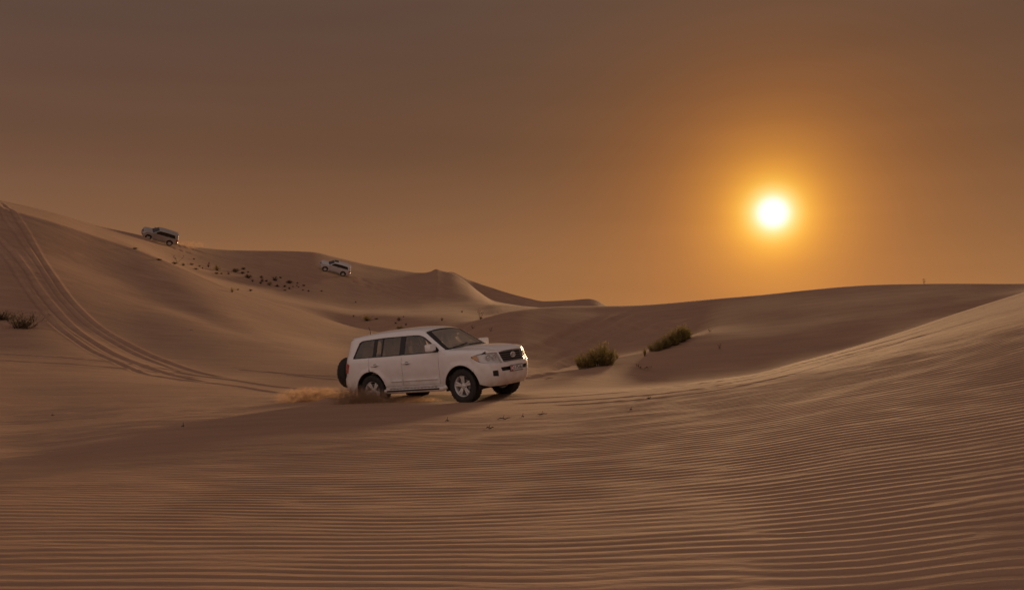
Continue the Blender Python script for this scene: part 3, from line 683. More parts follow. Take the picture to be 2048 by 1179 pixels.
    link('rear_bumper', skin_mesh('rear_bumper', [
        (S_side, [(-1.93,.45),(-1.97,.42)] + [(float(xc_rear(z)), float(z)) for z in zz] + [(-2.2,.80)], [], OUT_SIDE),
        (S_tail, [(a, float(z)) for a, z in zip(yb, zz)] + [(-a, float(z)) for a, z in zip(yb[::-1], zz[::-1])], [], OUT_TAIL),
        (lambda u, v: S_side(u, v) * (1, -1, 1), [(-1.93,.45),(-1.97,.42)] + [(float(xc_rear(z)), float(z)) for z in zz] + [(-2.2,.80)], [], (0, 1, 0))], P, off=.003), car)
    # roof, windscreen, bonnet
    def ring(x0, x1, n): return [(x0 + (x1 - x0) * i / n, -float(top_edge(x0 + (x1 - x0) * i / n))) for i in range(n + 1)]
    a = ring(-2.20, .27, 20); rear = [(float(S_tail(np.array([y]), np.array([1.715]))[0, 0]) + .012, float(y)) for y in np.linspace(-.60, .60, 13)][::-1]
    front = [(.27 + .045 * (1 - (y / .62) ** 2), float(y)) for y in np.linspace(-.60, .60, 9)]
    roof = a + front + [(x, -y) for x, y in a[::-1]] + rear
    rf = link('roof', skin_mesh('roof', [(S_top, roof, [], OUT_TOP)], P, h=.09), car)
    b = MB(); b.tube([(-2.06,-.10,1.815),(-2.065,-.10,1.85)], .02, 8); b.tube([(-2.065,-.10,1.85),(-2.09,-.10,1.93),(-2.12,-.10,2.02)], .006, 5); b.done('antenna', M['black'], rf)
    ws_a = ring(.285, .985, 12); b0 = [(1.0 + .07 * (1 - (y / .78) ** 2), float(y)) for y in np.linspace(-.78, .78, 9)]; f0 = [(.285 + .045 * (1 - (y / .62) ** 2), float(y)) for y in np.linspace(-.60, .60, 9)]
    wso = ws_a + b0[1:-1] + [(x, -y) for x, y in ws_a[::-1]] + f0[::-1][1:-1]
    wsi = rounded([(.335,-.545),(.965,-.735),(1.035,-.40),(1.045,0),(1.035,.40),(.965,.735),(.335,.545),(.36,.30),(.372,0),(.36,-.30)], [.05,.05,0,0,0,.05,.05,0,0,0])
    link('windscreen_frame', skin_mesh('windscreen_frame', [(S_top, wso, [wsi], OUT_TOP)], M['trim'], off=-.002), car)
    ws = link('windscreen', skin_mesh('windscreen', [(S_top, wsi, [], OUT_TOP)], M['screen'], off=-.006, flange=0), car)
    for y0, y1 in ((-.62, .02), (.02, .64)):
        b = MB(); pts = [(1.02 - .05 * t * t, y0 + (y1 - y0) * t) for t in np.linspace(0, 1, 7)]
        b.tube([tuple(S_top(np.array([x]), np.array([y]))[0] + (0, 0, .022)) for x, y in pts], .011, 6); b.done('wiper', M['black'], car)
    def bonnet_edge(x): zt = float(_zt(x)); tf = min(max((x - XSF) / (float(_xf(zt)) - XSF), 0), .99); return float(top_edge(x)) * (1 - tf ** PF) ** (1 / PF) + .004
    hb = [(x, -bonnet_edge(x)) for x in np.linspace(1.02, 1.96, 15)]; hf = [(float(S_nose(np.array([y]), np.array([1.135]))[0, 0]) - .004, float(y)) for y in np.linspace(-.71, .71, 17)]
    hc = [(1.02 + .055 * (1 - (y / .80) ** 2), float(y)) for y in np.linspace(.80, -.80, 9)]
    bonnet = hb + hf + [(x, -y) for x, y in hb[::-1]] + hc[1:-1]
    link('bonnet', skin_mesh('bonnet', [(S_top, bonnet, [], OUT_TOP)], P), car)
    # nose: header over the grille, grille, lamps, bumper
    def nose_z(y): # height where the bonnet edge sits
        x = float(S_nose(np.array([y]), np.array([1.135]))[0, 0]); return float(S_top(np.array([x - .004]), np.array([y]))[0, 2])
    GR = [(-.485,1.105),(-.435,.872),(.435,.872),(.485,1.105),(.30,1.122),(0,1.128),(-.30,1.122)]
    hz = [(float(y), nose_z(float(y)) - .003) for y in np.linspace(-.76, .76, 15)]
    yc = .8 * float(side_ref(1.03, True))
    header = hz[::-1] + [(-.76,1.118),(-.62,1.118),(-.513,1.108),(-.458,.855),(.458,.855),(.513,1.108),(.62,1.118),(.76,1.118)]
    link('grille_surround', skin_mesh('grille_surround', [(S_nose, header, [rounded(GR, .02)], OUT_NOSE)], P, flange=.05), car)
    gr = link('grille', skin_mesh('grille', [(S_nose, rounded([(y * .995, z) for y, z in GR], .02), [], OUT_NOSE)], M['black'], off=-.055, flange=0), car)
    for z, hw in ((1.092,.465),(1.042,.455),(.992,.445),(.942,.437),(.896,.428)):
        b = MB(); b.tube([tuple(S_nose(np.array([y]), np.array([z]))[0] - (.012, 0, 0)) for y in np.linspace(-hw, hw, 13)], .0155, 6, .95); b.done('grille_bar', M['bar'], gr)
    b = MB(); b.tube([tuple(S_nose(np.array([y]), np.array([z]))[0] + (.002, 0, 0)) for y, z in densify(rounded(GR, .03), .06)], .008, 6, closed=True); b.done('grille_rim', M['chrome'], gr)
    # emblem: three linked ovals
    xe = float(_xf(1.01)) + .014; b = MB()
    for cy, cz, ry, rz, w in ((0,1.01,.085,.060,.0095),(0,1.01,.030,.054,.0075),(0,1.030,.058,.024,.0075)):
        b.tube([(xe + .004 * math.cos(t), cy + ry * math.cos(t), cz + rz * math.sin(t)) for t in np.linspace(0, 2*math.pi, 25)[:-1]], w, 6, closed=True)
    b.done('emblem', M['badge'], gr)
    # headlights
    for f in (False, True):
        zl = np.linspace(1.112, .885, 6)
        ycl = [-.8 * float(side_ref(z, True)) for z in zl]
        sp = [(float(xc_front(z)), float(z)) for z in zl] + [(1.94,.935),(1.80,1.015),(1.752,1.058),(1.79,1.078),(1.90,1.097),(1.97,1.106)]
        npz = [(a, float(z)) for a, z in zip(ycl, zl)] + [(-.468,.868),(-.520,1.106),(-.62,1.113)]
        hl = link('headlight', skin_mesh('headlight', [(S_side, sp, [], OUT_SIDE), (S_nose, npz, [], OUT_NOSE)], M['reflect'], off=-.05, flange=0, flip_y=f), car)
        link('lens', skin_mesh('lens', [(S_side, sp, [], OUT_SIDE), (S_nose, npz, [], OUT_NOSE)], M['lens'], off=.004, flange=0, flip_y=f), hl)
        link('indicator', skin_mesh('indicator', [(S_side, [(1.93,.948),(1.80,1.02),(1.765,1.056),(1.80,1.074),(1.87,1.085),(1.93,1.0)], [], OUT_SIDE)], M['amber'], off=-.015, flange=0, flip_y=f), hl)
        s_ = 1 if f else -1
        for yy, zz_, rr in ((.735,1.01,.068),(.600,1.0,.062)):
            p = S_nose(np.array([yy]), np.array([zz_]))[0]; n = Vector((1, s_ * (.55 if yy > .7 else .28), .05)).normalized(); mt = Matrix.Translation((p[0] - .045, s_ * yy, zz_)) @ n.to_track_quat('Z', 'Y').to_matrix().to_4x4()
            b = MB(); b.lathe([(rr,.03),(rr*.96,.034),(rr*.8,.0),(rr*.45,-.015),(0,-.02)], mt, 20); b.done('reflector', M['reflect'], hl)
            b = MB(); b.blob(mt @ Vector((0, 0, .004)), (rr, rr, rr)); b.done('projector', M['badge'], hl)
    # front bumper wraps both corners; vents and lamp pockets are cut out of it
    zb = np.linspace(.345, .866, 9)
    vent = rounded([(-.52,.665),(.52,.665),(.55,.755),(-.55,.755)], .015)
    fog = lambda s_: rounded([(s_*.60,.555),(s_*.735,.575),(s_*.742,.700),(s_*.625,.700),(s_*.612,.64)], .018)
    ycl = [.8 * float(side_ref(z, True)) for z in zb]
    nose_b = [(-a, float(z)) for a, z in zip(ycl, zb)] + [(-.455,.850),(.455,.850)] + [(a, float(z)) for a, z in zip(ycl[::-1], zb[::-1])] + [(.5,.335),(0,.33),(-.5,.335)]
    sb = arc(1.425,.40,.49,2,36,6) + [(1.80,.845),(1.765,1.035),(1.94,.925)] + [(float(xc_front(z)), float(z)) for z in zb[::-1]]
    sb = sb[:len(sb)-1] + [(float(xc_front(.345)), .345)]
    bp = link('front_bumper', skin_mesh('front_bumper', [(S_nose, nose_b, [vent, fog(-1), fog(1)], OUT_NOSE), (S_side, sb, [], OUT_SIDE), (lambda u, v: S_side(u, v) * (1, -1, 1), sb, [], (0, 1, 0))], P, off=.002, flange=.035), car)
    link('bumper_vent', skin_mesh('bumper_vent', [(S_nose, vent, [], OUT_NOSE)], M['black'], off=-.035, flange=0), bp)
    for z in (.695, .725):
        b = MB(); b.tube([tuple(S_nose(np.array([y]), np.array([z]))[0] - (.016, 0, 0)) for y in np.linspace(-.53, .53, 11)], .007, 5); b.done('vent_bar', M['black'], bp)
    for s_ in (-1, 1): link('lamp_pocket', skin_mesh('lamp_pocket', [(S_nose, fog(s_), [], OUT_NOSE)], M['black'], off=-.03, flange=0), bp)
    b = MB(); b.box((1.96, 0, .40), (.30, 1.0, .06), Matrix.Rotation(R(-14), 4, 'Y'), .02); b.done('skid_plate', M['dark'], car)
    xp = float(_xf(.69)) + .018
    pl = MB().box((xp, -.02, .700), (.012, .50, .115), None, .003).done('number_plate', M['plate'], car)
    MB().box((xp + .0045, -.02 - .205, .700), (.006, .085, .108)).done('plate_band', M['plred'], pl)
    MB().box((xp - .010, -.02, .700), (.008, .535, .145), None, .003).done('plate_holder', M['black'], pl)
    rotp = Matrix.Translation((xp + .0085, 0, .700)) @ Matrix(((0,0,1,0),(1,0,0,0),(0,1,0,0),(0,0,0,1)))
    o = link('plate_lettering', text_mesh('75161', .122, M['ink'], 'plate_lettering'), pl); o.matrix_local = Matrix.Translation((0, .075, 0)) @ rotp
    for dz, w_ in ((.024, .06), (-.020, .075)): MB().box((xp + .0070, -.130, .700 + dz), (.003, w_, .018)).done('plate_lettering', M['ink'], pl)
    MB().box((xp + .0085, -.225, .700), (.003, .045, .05)).done('plate_lettering', M['plate'], pl)
    # mirrors
    for s_ in (-1, 1):
        b = MB(); y = .905
        b.box((.69, s_ * (y + .165), 1.36), (.16, .29, .175), Matrix.Rotation(R(-8 * s_), 4, 'Z'), .045); mi = b.done('mirror', P, car)
        b = MB(); b.tube([(.72, s_ * .87, 1.275), (.70, s_ * (y + .09), 1.285)], .032, 8, .6); b.done('mirror_arm', M['black'], mi)
        b = MB(); b.box((.606, s_ * (y + .168), 1.36), (.008, .23, .13), Matrix.Rotation(R(-8 * s_), 4, 'Z'), .003); b.done('mirror_glass', M['chrome'], mi)
    # wheels and dark running gear
    for x in (1.425, -1.425):
        for y in (-.80, .80): build_wheel(car, x, y, .40, R(-3) if x > 0 else 0)
    b = MB(); b.lathe([(.10,.0),(.33,.0),(.36,.03),(.36,.10)], Matrix.Translation((-2.55,-.27,.90)) @ Matrix.Rotation(R(-90), 4, 'Y'), 24); b.done('spare_carrier', M['black'], car)
    build_wheel(car, -2.76, -.25, .875, 0, True)
    for x in (1.425, -1.425):
        for s_ in (-1, 1):
            b = MB(); n = 16; A_ = []
            for i in range(n + 1):
                a = R(-12 + 204 * i / n); A_.append((x + .484 * math.cos(a), .40 + .484 * math.sin(a)))
            vs = [[b.bm.verts.new((px_, s_ * yy, pz)) for px_, pz in A_] for yy in (.40, .950)]
            for i in range(n): b.bm.faces.new((vs[0][i], vs[0][i+1], vs[1][i+1], vs[1][i]))
            b.bm.faces.new(vs[0]); b.done('wheel_arch_liner', M['dark'], car)
    b = MB(); b.box((0, 0, .47), (1.80, 1.70, .10)); b.box((1.55, 0, .62), (1.20, .76, .30)); b.box((-1.55, 0, .62), (1.60, .76, .30)); b.box((0, .3, .38), (2.9, .10, .12)); b.box((0, -.3, .38), (2.9, .10, .12))
    b.box((-2.2, 0, .55), (.5, 1.5, .22)); b.box((2.02, 0, .60), (.30, 1.36, .34)); b.done('chassis', M['dark'], car, smooth=False)
    for x in (1.425, -1.425):
        b = MB(); b.tube([(x, -.72, .40), (x, .72, .40)], .05, 10); b.blob((x, .15 if x > 0 else 0, .40), (.34, .34, .30)); b.done('axle', M['dark'], car)
    # cabin
    b = MB(); b.box((-.85, 0, .56), (3.0, 1.76, .05)); b.box((.98, 0, .86), (.10, 1.70, .62)); b.box((-2.42, 0, .70), (.04, 1.5, .3)); fl = b.done('cabin_floor', M['cabin'], car, smooth=False)
    for s_ in (-1, 1): MB().box((-.06, s_ * .865, .87), (1.76, .035, .62)).box((-1.42, s_ * .862, 1.07), (.96, .033, .22)).done('door_card', M['beige'], car, smooth=False)
    b = MB(); b.box((.78, 0, 1.13), (.42, 1.58, .22), None, .06); b.blob((.70, .38, 1.25), (.22, .44, .16)); b.box((.74, .0, 1.26), (.10, .22, .05), None, .02); b.done('dashboard', M['cabin'], car)
    hl_ = [(x, y * .93) for x, y in roof]; link('headliner', skin_mesh('headliner', [(S_top, hl_, [], OUT_TOP)], M['liner'], off=-.05, flange=0, h=.12), car)
    b = MB(); mt = Matrix.Translation((.46, .38, 1.12)) @ Matrix.Rotation(R(-65), 4, 'Y')
    b.tube([mt @ Vector((.185 * math.cos(t), .185 * math.sin(t), 0)) for t in np.linspace(0, 2*math.pi, 21)[:-1]], .016, 6, closed=True); b.box(mt @ Vector((0, 0, -.02)), (.10, .32, .04), mt.to_3x3().to_4x4()); b.done('steering_wheel', M['black'], car)
    b = MB(); b.box((.40, 0, 1.625), (.03, .24, .07), None, .02); b.done('rear_view_mirror', M['black'], car)
    for x, ys in ((-.12, (-.38, .38)), (-.98, (-.48, 0, .48)), (-1.72, (-.42, .42))):
        for y in ys:
            w = .50 if x > -.5 else .44; tl_ = Matrix.Rotation(R(-12), 4, 'Y'); z0 = .74 + (.06 if x < -.5 else 0)
            b = MB(); b.box((x + .12, y, z0 + .06), (.50, w, .16), None, .05); b.box((x - .15, y, z0 + .40), (.13, w, .62), tl_, .05); st = b.done('seat', M['beige'], car)
            b = MB(); b.box((x - .24, y, z0 + .80), (.09, .26, .17), tl_, .04); b.done('headrest', M['beige'], st)
    return car

car = build_car('nearest white off-road car ploughing through the sand in the foreground valley, nose to the right')
car.matrix_world = CARM

# ------------------------------------------------------------------ driver, seen dimly through the glass
def build_driver():
    bm = bmesh.new(); sk = bm.verts.layers.skin.verify()
    def v(p, r):
        x = bm.verts.new(p); x[sk].radius = r if isinstance(r, tuple) else (r, r); return x
    pel = v((0, 0, 0), (.17, .14)); che = v((-.07, 0, .30), (.17, .12)); nk0 = v((-.10, 0, .47), (.10, .08)); nk = v((-.10, 0, .55), (.055, .06)); hd = v((-.085, 0, .63), (.075, .085)); tp = v((-.09, 0, .735), (.07, .08))
    for a, b in ((pel, che), (che, nk0), (nk0, nk), (nk, hd), (hd, tp)): bm.edges.new((a, b))
    for s_ in (-1, 1):
        sh = v((-.09, s_*.19, .43), .062); el_ = v((.10, s_*.24, .24), .045); wr = v((.34, s_*.17, .33), .032); ha = v((.42, s_*.165, .37), .036)
        for a, b in ((nk0, sh), (sh, el_), (el_, wr), (wr, ha)): bm.edges.new((a, b))
        kn = v((.44, s_*.13, .08), .068); an = v((.62, s_*.12, -.28), .045)
        bm.edges.new((pel, kn)); bm.edges.new((kn, an))
    for x in bm.verts: x[sk].use_root = False
    pel[sk].use_root = True
    me = bpy.data.meshes.new('person'); bm.to_mesh(me); bm.free()
    o = link('person', me); o.modifiers.new('s', 'SKIN'); sb = o.modifiers.new('u', 'SUBSURF'); sb.levels = 2
    dgp = bpy.context.evaluated_depsgraph_get(); dgp.update(); m2 = bpy.data.meshes.new_from_object(o.evaluated_get(dgp)); o.modifiers.clear(); o.data = m2
    m2.materials.clear(); m2.materials.append(M['cloth']); m2.materials.append(M['skin'])
    for p in m2.polygons:
        c = p.center; p.material_index = 1 if c.z > .535 or c.x > .36 and c.z > .28 else 0; p.use_smooth = True
    b = MB(); b.blob((-.10, 0, .715), (.185, .165, .16)); b.done('hair', M['black'], o)
    return o
drv = tag(build_driver(), 'driver in pale clothing seated behind the wheel of the nearest car', 'person')
drv.matrix_world = CARM @ Matrix.Translation((-.08, .38, .90))

# ------------------------------------------------------------------ the two cars high on the far dune
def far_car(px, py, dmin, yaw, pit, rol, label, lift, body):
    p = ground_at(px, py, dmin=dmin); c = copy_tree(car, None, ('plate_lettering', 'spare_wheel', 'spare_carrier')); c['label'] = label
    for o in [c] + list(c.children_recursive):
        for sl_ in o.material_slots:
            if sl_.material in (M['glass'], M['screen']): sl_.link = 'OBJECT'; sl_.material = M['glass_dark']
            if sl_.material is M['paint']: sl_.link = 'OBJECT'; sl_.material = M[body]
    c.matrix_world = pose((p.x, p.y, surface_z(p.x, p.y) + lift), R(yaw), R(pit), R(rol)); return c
car_a = far_car(315, 482.5, 100, 212, 14, -26, 'small dimmed white off-road car cresting the skyline ridge at the left, nose up', .10, 'paint_a')
car_b = far_car(666, 545.0, 118, 200, 15, -22, 'small dimmed white off-road car with a dark roof hatch, climbing just below the far ridge', .10, 'paint_b')
b = MB(); b.box((-.02, 0, 1.905), (.62, .80, .022), Matrix.Rotation(R(1.5), 4, 'Y'), .01); b.done('roof_hatch', M['trim'], car_b)

# ------------------------------------------------------------------ desert plants
def leaf_mat(name, col, tr=.35):
    m = bpy.data.materials.new(name); m.use_nodes = True; t = m.node_tree; t.nodes.clear()
    o = t.nodes.new('ShaderNodeOutputMaterial'); mx = t.nodes.new('ShaderNodeMixShader'); d = t.nodes.new('ShaderNodeBsdfDiffuse'); tl = t.nodes.new('ShaderNodeBsdfTranslucent')
    g = t.nodes.new('ShaderNodeNewGeometry'); co = t.nodes.new('ShaderNodeTexCoord'); n = t.nodes.new('ShaderNodeTexNoise'); n.inputs['Scale'].default_value = 3.5; t.links.new(co.outputs['Object'], n.inputs['Vector'])
    r = t.nodes.new('ShaderNodeMapRange'); r.inputs[1].default_value = .3; r.inputs[2].default_value = .7; r.inputs[3].default_value = .6; r.inputs[4].default_value = 1.45; t.links.new(n.outputs[0], r.inputs[0])
    v = t.nodes.new('ShaderNodeVectorMath'); v.operation = 'MULTIPLY'; v.inputs[0].default_value = col; t.links.new(r.outputs[0], v.inputs[1])
    t.links.new(v.outputs[0], d.inputs[0]); t.links.new(v.outputs[0], tl.inputs[0]); mx.inputs[0].default_value = tr
    t.links.new(d.outputs[0], mx.inputs[1]); t.links.new(tl.outputs[0], mx.inputs[2]); t.links.new(mx.outputs[0], o.inputs[0]); return m
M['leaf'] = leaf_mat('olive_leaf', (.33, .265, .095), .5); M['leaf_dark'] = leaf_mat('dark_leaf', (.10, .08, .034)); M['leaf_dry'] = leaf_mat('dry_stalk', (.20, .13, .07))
M['wood'] = mat('dry_wood', (.075, .048, .032), .9)

def plant_meshes(kind, w, h, d, seed):
    """w, h, d in metres; returns vertex/triangle arrays for stems and leaves"""
    r = np.random.default_rng(seed); SV, ST, LV, LT = [], [], [], []
    def ribbon(P, wd, V, T):
        b = len(V); n = len(P); az = r.uniform(0, math.pi); ox, oy = math.cos(az), math.sin(az)
        for i, p in enumerate(P):
            q = wd * (1 - .75 * i / (n - 1)); V.append((p[0] - ox*q, p[1] - oy*q, p[2])); V.append((p[0] + ox*q, p[1] + oy*q, p[2]))
        for i in range(n - 1):
            k = b + 2*i; T.append((k, k+1, k+3)); T.append((k, k+3, k+2))
    def leaf(p, s):
        a = r.uniform(0, 6.283); e = r.uniform(-.2, 1.2); dx, dy, dz = math.cos(a)*math.cos(e)*s, math.sin(a)*math.cos(e)*s, math.sin(e)*s
        b = len(LV); q = s * .28; LV.extend([p, (p[0]+dx*.5 - dy/s*q, p[1]+dy*.5 + dx/s*q, p[2]+dz*.5), (p[0]+dx, p[1]+dy, p[2]+dz), (p[0]+dx*.5 + dy/s*q, p[1]+dy*.5 - dx/s*q, p[2]+dz*.5)])
        LT.append((b, b+1, b+2)); LT.append((b, b+2, b+3))
    big = max(w, h)
    if kind == 'broom':
        n = 230
        for i in range(n):
            a = r.uniform(0, 6.283); q = math.sqrt(r.uniform()); x0, y0 = q*math.cos(a)*w*.34, q*math.sin(a)*d*.34
            hh = h * r.uniform(.5, 1.12) * (1 - .42 * q**2); lx, ly = math.cos(a)*w*.20*q + r.normal(0, .04)*h, math.sin(a)*d*.2*q + r.normal(0, .04)*h
            P = [(x0 + lx*t**1.4, y0 + ly*t**1.4, hh*t - .06) for t in (0, .35, .7, 1)]; ribbon(P, h*.006, SV, ST)
            for k in range(13):
                t = r.uniform(.10, 1.0); leaf((x0 + lx*t**1.4 + r.normal(0, .03)*h, y0 + ly*t**1.4 + r.normal(0, .03)*h, hh*t - .02), h * r.uniform(.06, .12))
    elif kind == 'tuft':
        for i in range(70):
            a = r.uniform(0, 6.283); q = r.uniform(0, 1); hh = h*r.uniform(.5, 1.05); lx, ly = math.cos(a)*w*.55*q, math.sin(a)*w*.55*q
            ribbon([(lx*.15 + lx*t**1.7, ly*.15 + ly*t**1.7, hh*(t - .25*q*t*t) - .03) for t in (0, .3, .65, 1)], h*.012 + .004, LV, LT)
        for i in range(6): a = r.uniform(0, 6.283); ribbon([(0, 0, -.05), (math.cos(a)*w*.2, math.sin(a)*w*.2, h*.4)], h*.012, SV, ST)
    elif kind == 'clump':
        n = 60
        for i in range(n):
            a = r.uniform(0, 6.283); q = r.uniform(.1, 1)**.6; ex, ey, ez = math.cos(a)*w*.5*q, math.sin(a)*d*.5*q, h*(1 - .75*q**2)*r.uniform(.55, 1.05)
            ribbon([(0, 0, -.05), (ex*.5, ey*.5, ez*.62), (ex, ey, ez)], big*.010, SV, ST)
            for k in range(12):
                t = r.uniform(.45, 1.05); leaf((ex*t + r.normal(0, .05)*w, ey*t + r.normal(0, .05)*d, max(.02, ez*t + r.normal(0, .05)*h)), big*r.uniform(.05, .11))
    elif kind == 'tangle':                                          # wind-bent woody stems with leaf clusters at their ends
        for i in range(64):
            a = r.uniform(0, 6.283); P = [(r.normal(0, .17)*w, r.normal(0, .14)*d, -.05)]; ln = r.uniform(.3, .62)
            for k in range(6):
                a += r.normal(0, .55); x, y, z = P[-1]
                P.append((x + math.cos(a)*w*ln/6, y + math.sin(a)*d*ln/6, min(max(.02, z + h*r.uniform(-.08, .30)), h)))
            ribbon(P, .022, SV, ST)
            for k in range(16): q = P[r.integers(2, 7)]; leaf((q[0] + r.normal(0, .05)*w, q[1] + r.normal(0, .05)*d, max(.03, q[2] + r.normal(0, .07)*h)), big*r.uniform(.04, .085))
    else:                                                           # bare twig
        for i in range(9):
            a = r.uniform(0, 6.283); P = [(0, 0, -.04)]
            for k in range(4): x, y, z = P[-1]; a += r.normal(0, .5); P.append((x + math.cos(a)*w*.13, y + math.sin(a)*w*.13, z + h*.27*r.uniform(.5, 1.1)))
            ribbon(P, .006 + .004*h, SV, ST)
            for k in range(3): q = P[r.integers(2, 5)]; leaf(q, .05 + .10*big)
    return SV, ST, LV, LT
def plant(px, py, wpx, hpx, kind, name, label, cat, leaf='leaf', dmin=30, group=None, lean=0, depth=1.0):
    p = ground_at(px, py, dmin=dmin); s = p.y / F; seed = int(px * 7 + py * 13)
    SV, ST, LV, LT = plant_meshes(kind, wpx * s, hpx * s * 1.05, wpx * s * depth, seed)
    o = link(name, mesh_np(name + '_stems', SV, ST, M['wood'], smooth=False)); tag(o, label, cat, group)
    if LV: link('foliage', mesh_np('foliage', LV, LT, M[leaf], smooth=False), o)
    o.location = (p.x, p.y, surface_z(p.x, p.y)); o.rotation_euler = (0, 0, 0) if not lean else (0, lean, 0); return o
def plant_row(pts, label, dmin):
    p0 = ground_at(pts[2][0], pts[2][1], dmin=dmin); A = [[], [], [], []]
    for px, py, w, h in pts:
        p = ground_at(px, py, dmin=dmin); s = p.y / F; off = (p.x - p0.x, p.y - p0.y, surface_z(p.x, p.y) - surface_z(p0.x, p0.y)); P = plant_meshes('broom', w * s, h * s * 1.05, w * s, int(px))
        for k in (0, 2):
            b = len(A[k]); A[k] += [(v[0] + off[0], v[1] + off[1], v[2] + off[2]) for v in P[k]]; A[k+1] += [tuple(i + b for i in t) for t in P[k+1]]
    o = link('desert_shrub', mesh_np('desert_shrub_stems', A[0], A[1], M['wood'], smooth=False)); tag(o, label, 'shrub', G1); link('foliage', mesh_np('foliage', A[2], A[3], M['leaf'], smooth=False), o)
    o.location = (p0.x, p0.y, surface_z(p0.x, p0.y))
G1 = 'green shrubs on the right-hand slope'
plant(1174, 736, 50, 38, 'broom', 'desert_shrub', 'lower left crown of the two big olive shrubs right of the nearest car', 'shrub', dmin=37, group=G1)
plant(1207, 730, 56, 46, 'broom', 'desert_shrub', 'tallest big olive shrub right of the nearest car, behind its lower neighbour', 'shrub', dmin=37, group=G1)
plant(1234, 717, 16, 14, 'tuft', 'desert_shrub', 'small bush at the right foot of the big olive shrubs', 'shrub', dmin=37, group=G1)
plant_row([(1311, 701, 34, 20), (1326, 696, 36, 24), (1342, 690, 40, 29), (1358, 683, 38, 32), (1370, 677, 28, 28)], 'long slanting olive shrub growing up the right-hand sand crest', 40)
plant(1290, 712, 11, 20, 'tuft', 'grass_tuft', 'thin upright grass tuft between the big shrubs and the long slanting one', 'grass', dmin=38)
plant(1290, 739, 36, 9, 'twig', 'dry_bush', 'flattened dry brown bush on the sand below the grass tuft', 'bush', 'leaf_dry', dmin=29)
plant(1420, 663, 8, 6, 'twig', 'dry_twig', 'tiny dry sprig right of the long slanting shrub', 'twig', 'leaf_dry', dmin=42)
plant(1439, 697, 9, 10, 'twig', 'dry_twig', 'tiny bent sprig on the bare sand below the right-hand crest', 'twig', 'leaf_dry', dmin=40)
plant(1848, 567, 6, 11, 'twig', 'dry_twig', 'lone thin sprig standing on the right-hand skyline', 'twig', 'leaf_dark', dmin=60)
G2 = 'plants on the flat behind the nearest car'
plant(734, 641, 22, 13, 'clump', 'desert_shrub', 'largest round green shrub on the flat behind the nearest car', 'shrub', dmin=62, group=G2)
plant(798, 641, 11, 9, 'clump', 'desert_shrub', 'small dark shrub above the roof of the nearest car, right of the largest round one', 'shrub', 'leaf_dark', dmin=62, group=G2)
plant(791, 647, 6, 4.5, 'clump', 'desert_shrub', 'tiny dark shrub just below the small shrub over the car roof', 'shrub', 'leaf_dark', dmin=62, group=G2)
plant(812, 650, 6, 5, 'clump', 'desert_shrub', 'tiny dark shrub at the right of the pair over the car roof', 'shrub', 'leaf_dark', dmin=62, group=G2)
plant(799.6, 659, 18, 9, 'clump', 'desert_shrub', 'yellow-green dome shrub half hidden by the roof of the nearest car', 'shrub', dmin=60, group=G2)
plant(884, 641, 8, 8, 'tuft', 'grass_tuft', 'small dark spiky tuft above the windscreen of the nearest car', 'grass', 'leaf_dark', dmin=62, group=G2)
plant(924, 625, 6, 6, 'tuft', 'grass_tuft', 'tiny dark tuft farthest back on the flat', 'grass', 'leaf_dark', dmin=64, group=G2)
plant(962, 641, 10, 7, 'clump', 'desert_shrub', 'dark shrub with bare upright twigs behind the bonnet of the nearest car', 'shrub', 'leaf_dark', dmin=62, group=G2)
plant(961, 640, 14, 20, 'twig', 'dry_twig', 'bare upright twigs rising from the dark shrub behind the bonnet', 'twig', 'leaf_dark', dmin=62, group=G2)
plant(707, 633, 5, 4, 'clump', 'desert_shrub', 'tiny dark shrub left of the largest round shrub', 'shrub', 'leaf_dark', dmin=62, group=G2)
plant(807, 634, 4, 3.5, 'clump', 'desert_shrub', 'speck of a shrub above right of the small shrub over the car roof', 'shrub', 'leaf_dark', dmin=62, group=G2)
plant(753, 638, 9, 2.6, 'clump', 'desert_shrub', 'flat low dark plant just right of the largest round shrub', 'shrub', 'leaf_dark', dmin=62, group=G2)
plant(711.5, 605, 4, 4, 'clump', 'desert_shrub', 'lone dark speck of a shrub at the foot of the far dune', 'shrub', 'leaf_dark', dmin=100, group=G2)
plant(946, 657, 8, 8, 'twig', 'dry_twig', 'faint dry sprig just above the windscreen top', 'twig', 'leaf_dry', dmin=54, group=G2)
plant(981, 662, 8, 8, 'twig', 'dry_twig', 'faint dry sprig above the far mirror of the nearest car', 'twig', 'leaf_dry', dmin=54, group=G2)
G3 = 'scrub in the hollow below the far cars'
